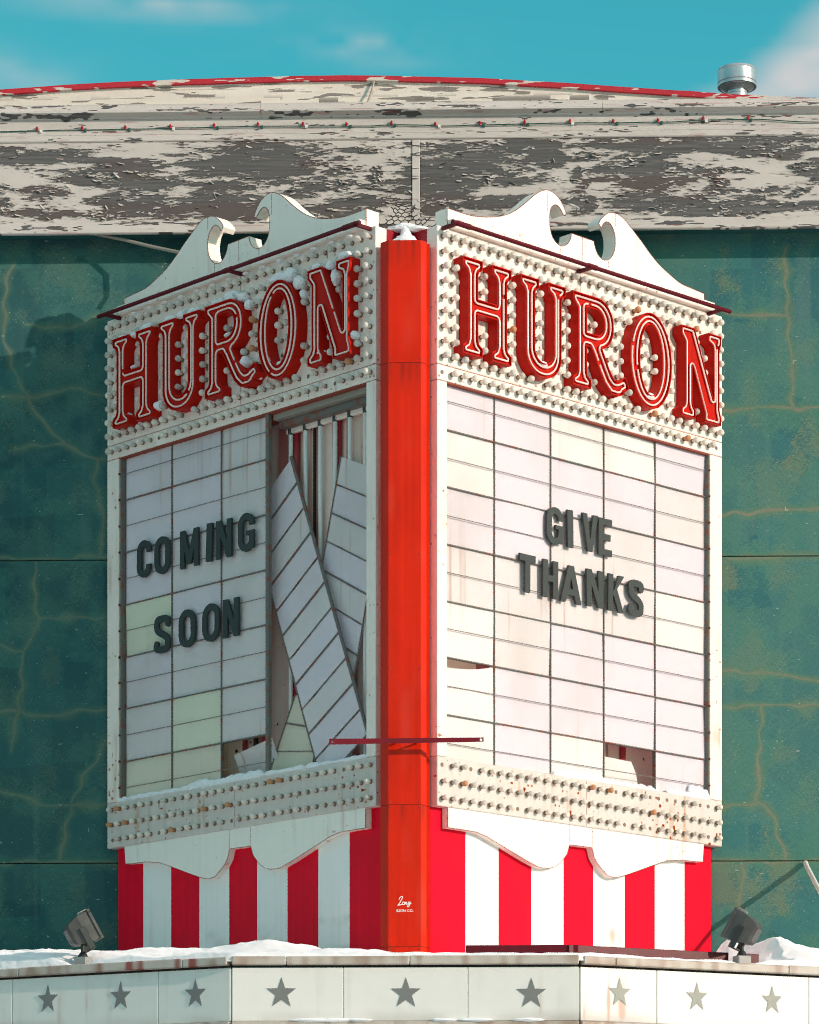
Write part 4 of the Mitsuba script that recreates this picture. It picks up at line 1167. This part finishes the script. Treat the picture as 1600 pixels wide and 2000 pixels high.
WORDS = [(FL, 'COMING', [('C', 3.332, 3.129, 7.773), ('O', 3.094, 2.87, 7.763), ('M', 2.751, 2.495, 7.761), ('I', 2.401, 2.31, 7.765), ('N', 2.276, 2.06, 7.762), ('G', 1.993, 1.777, 7.768)]),
         (FL, 'SOON', [('S', 3.094, 2.87, 7.09), ('O', 2.77, 2.535, 7.09), ('O', 2.451, 2.214, 7.09), ('N', 2.183, 1.968, 7.091)]),
         (FR, 'GIVE', [('G', 1.556, 1.769, 7.766), ('I', 1.797, 1.883, 7.772), ('V', 1.974, 2.181, 7.777), ('E', 2.175, 2.356, 7.773)]),
         (FR, 'THANKS', [('T', 1.236, 1.437, 7.325), ('H', 1.502, 1.698, 7.32), ('A', 1.714, 1.98, 7.315), ('N', 2.026, 2.243, 7.324), ('K', 2.283, 2.493, 7.322), ('S', 2.539, 2.74, 7.319)])]
for F, word, lets in WORDS:
    h = 0.318 if F is FL else 0.306
    for i, (ch, ua, ub, zc) in enumerate(lets):
        w = abs(ua - ub) - 0.018
        a0 = (-ua if F is FL else ua) + (0.0 if F is FL else 0.014)
        g = board_letter(ch, w, h)
        ang = random.gauss(0, 0.5) + (-2.5 if (ch == 'I' and F is FL) else 0)
        g = affinity.rotate(g, ang, origin=(w / 2, h / 2))
        g = affinity.translate(g, a0 + (-0.033 if F is FL else 0.030), zc - h / 2 + 0.010)
        nth = ['first', 'second', 'third', 'fourth', 'fifth', 'sixth'][i]
        side = 'left' if F is FL else 'right'
        d0 = -0.028 + random.uniform(-0.004, 0.006)
        key = obj('board_letter', F.ext(g, d0, d0 + 0.022, mirror=False), 'black_plastic', label=f'dark plastic letter {ch}, {nth} letter of {word} on the {side} letter board', category='letter')

# ---------------------------------------------------------------- snow caught on the signs
sn = []
r4 = np.random.default_rng(5)


def face_lump(F, u, z, d, ru, rz, rd, seed):
    m = trimesh.creation.icosphere(subdivisions=2, radius=1.0)
    v = m.vertices
    kk = 1 + 0.4 * (meshkit.fbm(v * 1.7 + seed * 2.3, 3, seed) - 0.5) * 2
    v = v * kk[:, None] * np.array([ru, rz, rd])
    m.vertices = v
    q = F.place(m)
    q.apply_translation(F.pt(u, z, d))
    return q


# on top of each big letter of the left sign, and in the bowls
for u, z, ru, rz in [(3.44, 9.705, .10, .035), (3.13, 9.715, .11, .05), (3.30, 9.70, .06, .03), (2.82, 9.72, .10, .05), (2.66, 9.73, .08, .04), (2.50, 9.715, .09, .05), (2.2, 9.72, .10, .05), (2.02, 9.735, .10, .065), (1.88, 9.70, .07, .05), (1.80, 9.62, .05, .05),
                     (1.43, 9.745, .12, .06), (1.30, 9.74, .10, .08), (1.18, 9.66, .07, .07), (1.12, 9.55, .04, .05), (0.95, 9.72, .09, .045), (0.80, 9.71, .05, .045), (0.62, 9.74, .09, .05), (0.74, 9.60, .04, .08),
                     (2.60, 9.035, .07, .03), (2.56, 9.07, .04, .05), (1.40, 9.04, .08, .035), (1.50, 9.08, .04, .07), (1.75, 9.05, .07, .05), (1.85, 9.16, .05, .06), (1.70, 9.0, .05, .03), (0.90, 9.03, .05, .03), (0.53, 9.09, .05, .05), (3.38, 9.03, .03, .03), (2.98, 9.03, .06, .05), (3.30, 9.42, .05, .03), (2.05, 9.42, .06, .03)]:
    sn.append(face_lump(FL, u + 0.02, z, 0.045, ru * 0.85, rz * 0.8, 0.045, r4.integers(1, 999)))
for u, z, ru, rz in [(1.46, 9.035, .06, .028), (2.75, 9.025, .07, .028)]:
    sn.append(face_lump(FR, u, z, 0.06, ru, rz, 0.045, r4.integers(1, 999)))
# along the shelf above the lower bands
for u in np.arange(0.52, 3.6, 0.085):
    sn.append(face_lump(FL, u, ZB1 + 0.012, -0.03, 0.085, r4.uniform(0.012, 0.034) + (0.024 if 1.75 < u < 2.7 else 0), 0.032, r4.integers(1, 999)))
for u in list(np.arange(1.75, 2.35, 0.08)) + list(np.arange(3.15, 3.6, 0.07)):
    sn.append(face_lump(FR, u, ZB1 + 0.008, -0.03, 0.075, r4.uniform(0.02, 0.05) + (0.05 if u > 3.4 else 0), 0.03, r4.integers(1, 999)))
for u in np.arange(2.35, 2.95, 0.1):
    sn.append(face_lump(FR, u, ZB1 + 0.0, -0.09, 0.09, 0.05, 0.05, r4.integers(1, 999)))
for u in np.arange(0.55, 1.65, 0.16):
    sn.append(face_lump(FL, u, ZB1 - 0.01, -0.12, 0.14, 0.05, 0.10, r4.integers(1, 999)))
# little caps of snow on bulbs of the top row
for u in np.arange(0.6, 3.5, 0.1052 * 2):
    sn.append(face_lump(FL, u, 9.888, 0.05, 0.028, 0.012, 0.022, r4.integers(1, 999)))
# on top of the column
for x, y, z, a, b, c in [(-0.015, 0.22, 9.772, .118, .09, .045), (-0.01, 0.30, 9.80, .09, .07, .07), (-0.01, 0.36, 9.87, .045, .05, .08), (-0.06, 0.40, 9.945, .10, .06, .022), (0.07, 0.40, 9.945, .10, .06, .022), (-0.01, 0.42, 9.965, .075, .06, .035)]:
    sn.append(lump((x, y, z), a, b, c, int(r4.integers(1, 999))))
obj('sign_snow', cat(sn), 'snow_white', smooth=True, label='clumps of snow clinging to the letters, ledges and column top of the signs', category='snow', kind='stuff')

# ---------------------------------------------------------------- torn wire netting between the scrolls
net = []
r5 = np.random.default_rng(8)
hx = 0.05
for row in range(8):
    for c in range(11):
        ox = (row % 2) * hx * 0.5
        def P(a, b):
            xw, zw = -0.22 + a, 10.05 + b
            wob = meshkit.fbm(np.array([[xw * 5, zw * 5, 1.0], [xw * 5, zw * 5, 9.0]]), 2, 3)
            return np.array([xw + (wob[0] - .5) * .16, 0.66 + wob[1] * 0.25, zw + (wob[1] - .5) * .14 + max(0, xw) * 0.1])
        x0_, z0_ = c * hx + ox, row * hx * 0.62
        if z0_ > 0.24 * (0.55 + 0.45 * math.sin(c * 0.55)) or r5.random() < 0.12:
            continue
        net.append(tube([P(x0_, z0_), P(x0_ + hx * .5, z0_ + hx * .3)], 0.0040, sides=4))
        net.append(tube([P(x0_, z0_), P(x0_ - hx * .5, z0_ + hx * .3)], 0.0040, sides=4))
        net.append(tube([P(x0_, z0_), P(x0_, z0_ - hx * .32)], 0.0040, sides=4))
obj('wire_netting', cat(net), 'black_wire', label='crumpled torn black wire netting behind the snow-topped column', category='netting', kind='stuff')
tw = []
for bx, by, bz, s_ in ((-0.80, 1.0, 10.15, 0.17), (-0.72, 1.05, 10.13, 0.11)):
    for kq in range(9):
        a = r5.uniform(-1.0, 1.0)
        l = s_ * r5.uniform(0.4, 1.0)
        p0 = np.array([bx + r5.normal(0, .02), by, bz])
        p1 = p0 + l * np.array([math.sin(a), 0.1, math.cos(a)])
        tw.append(tube([p0, (p0 + p1) / 2 + r5.normal(0, .008, 3), p1], 0.003, sides=4))
        tw.append(tube([(p0 + p1) / 2, (p0 + p1) / 2 + 0.35 * l * np.array([math.sin(a + 1), 0, math.cos(a + 1)])], 0.0024, sides=4))
obj('dry_twigs', cat(tw), 'black_wire', label='tuft of dark dry twigs poking up behind the left scroll', category='twigs')
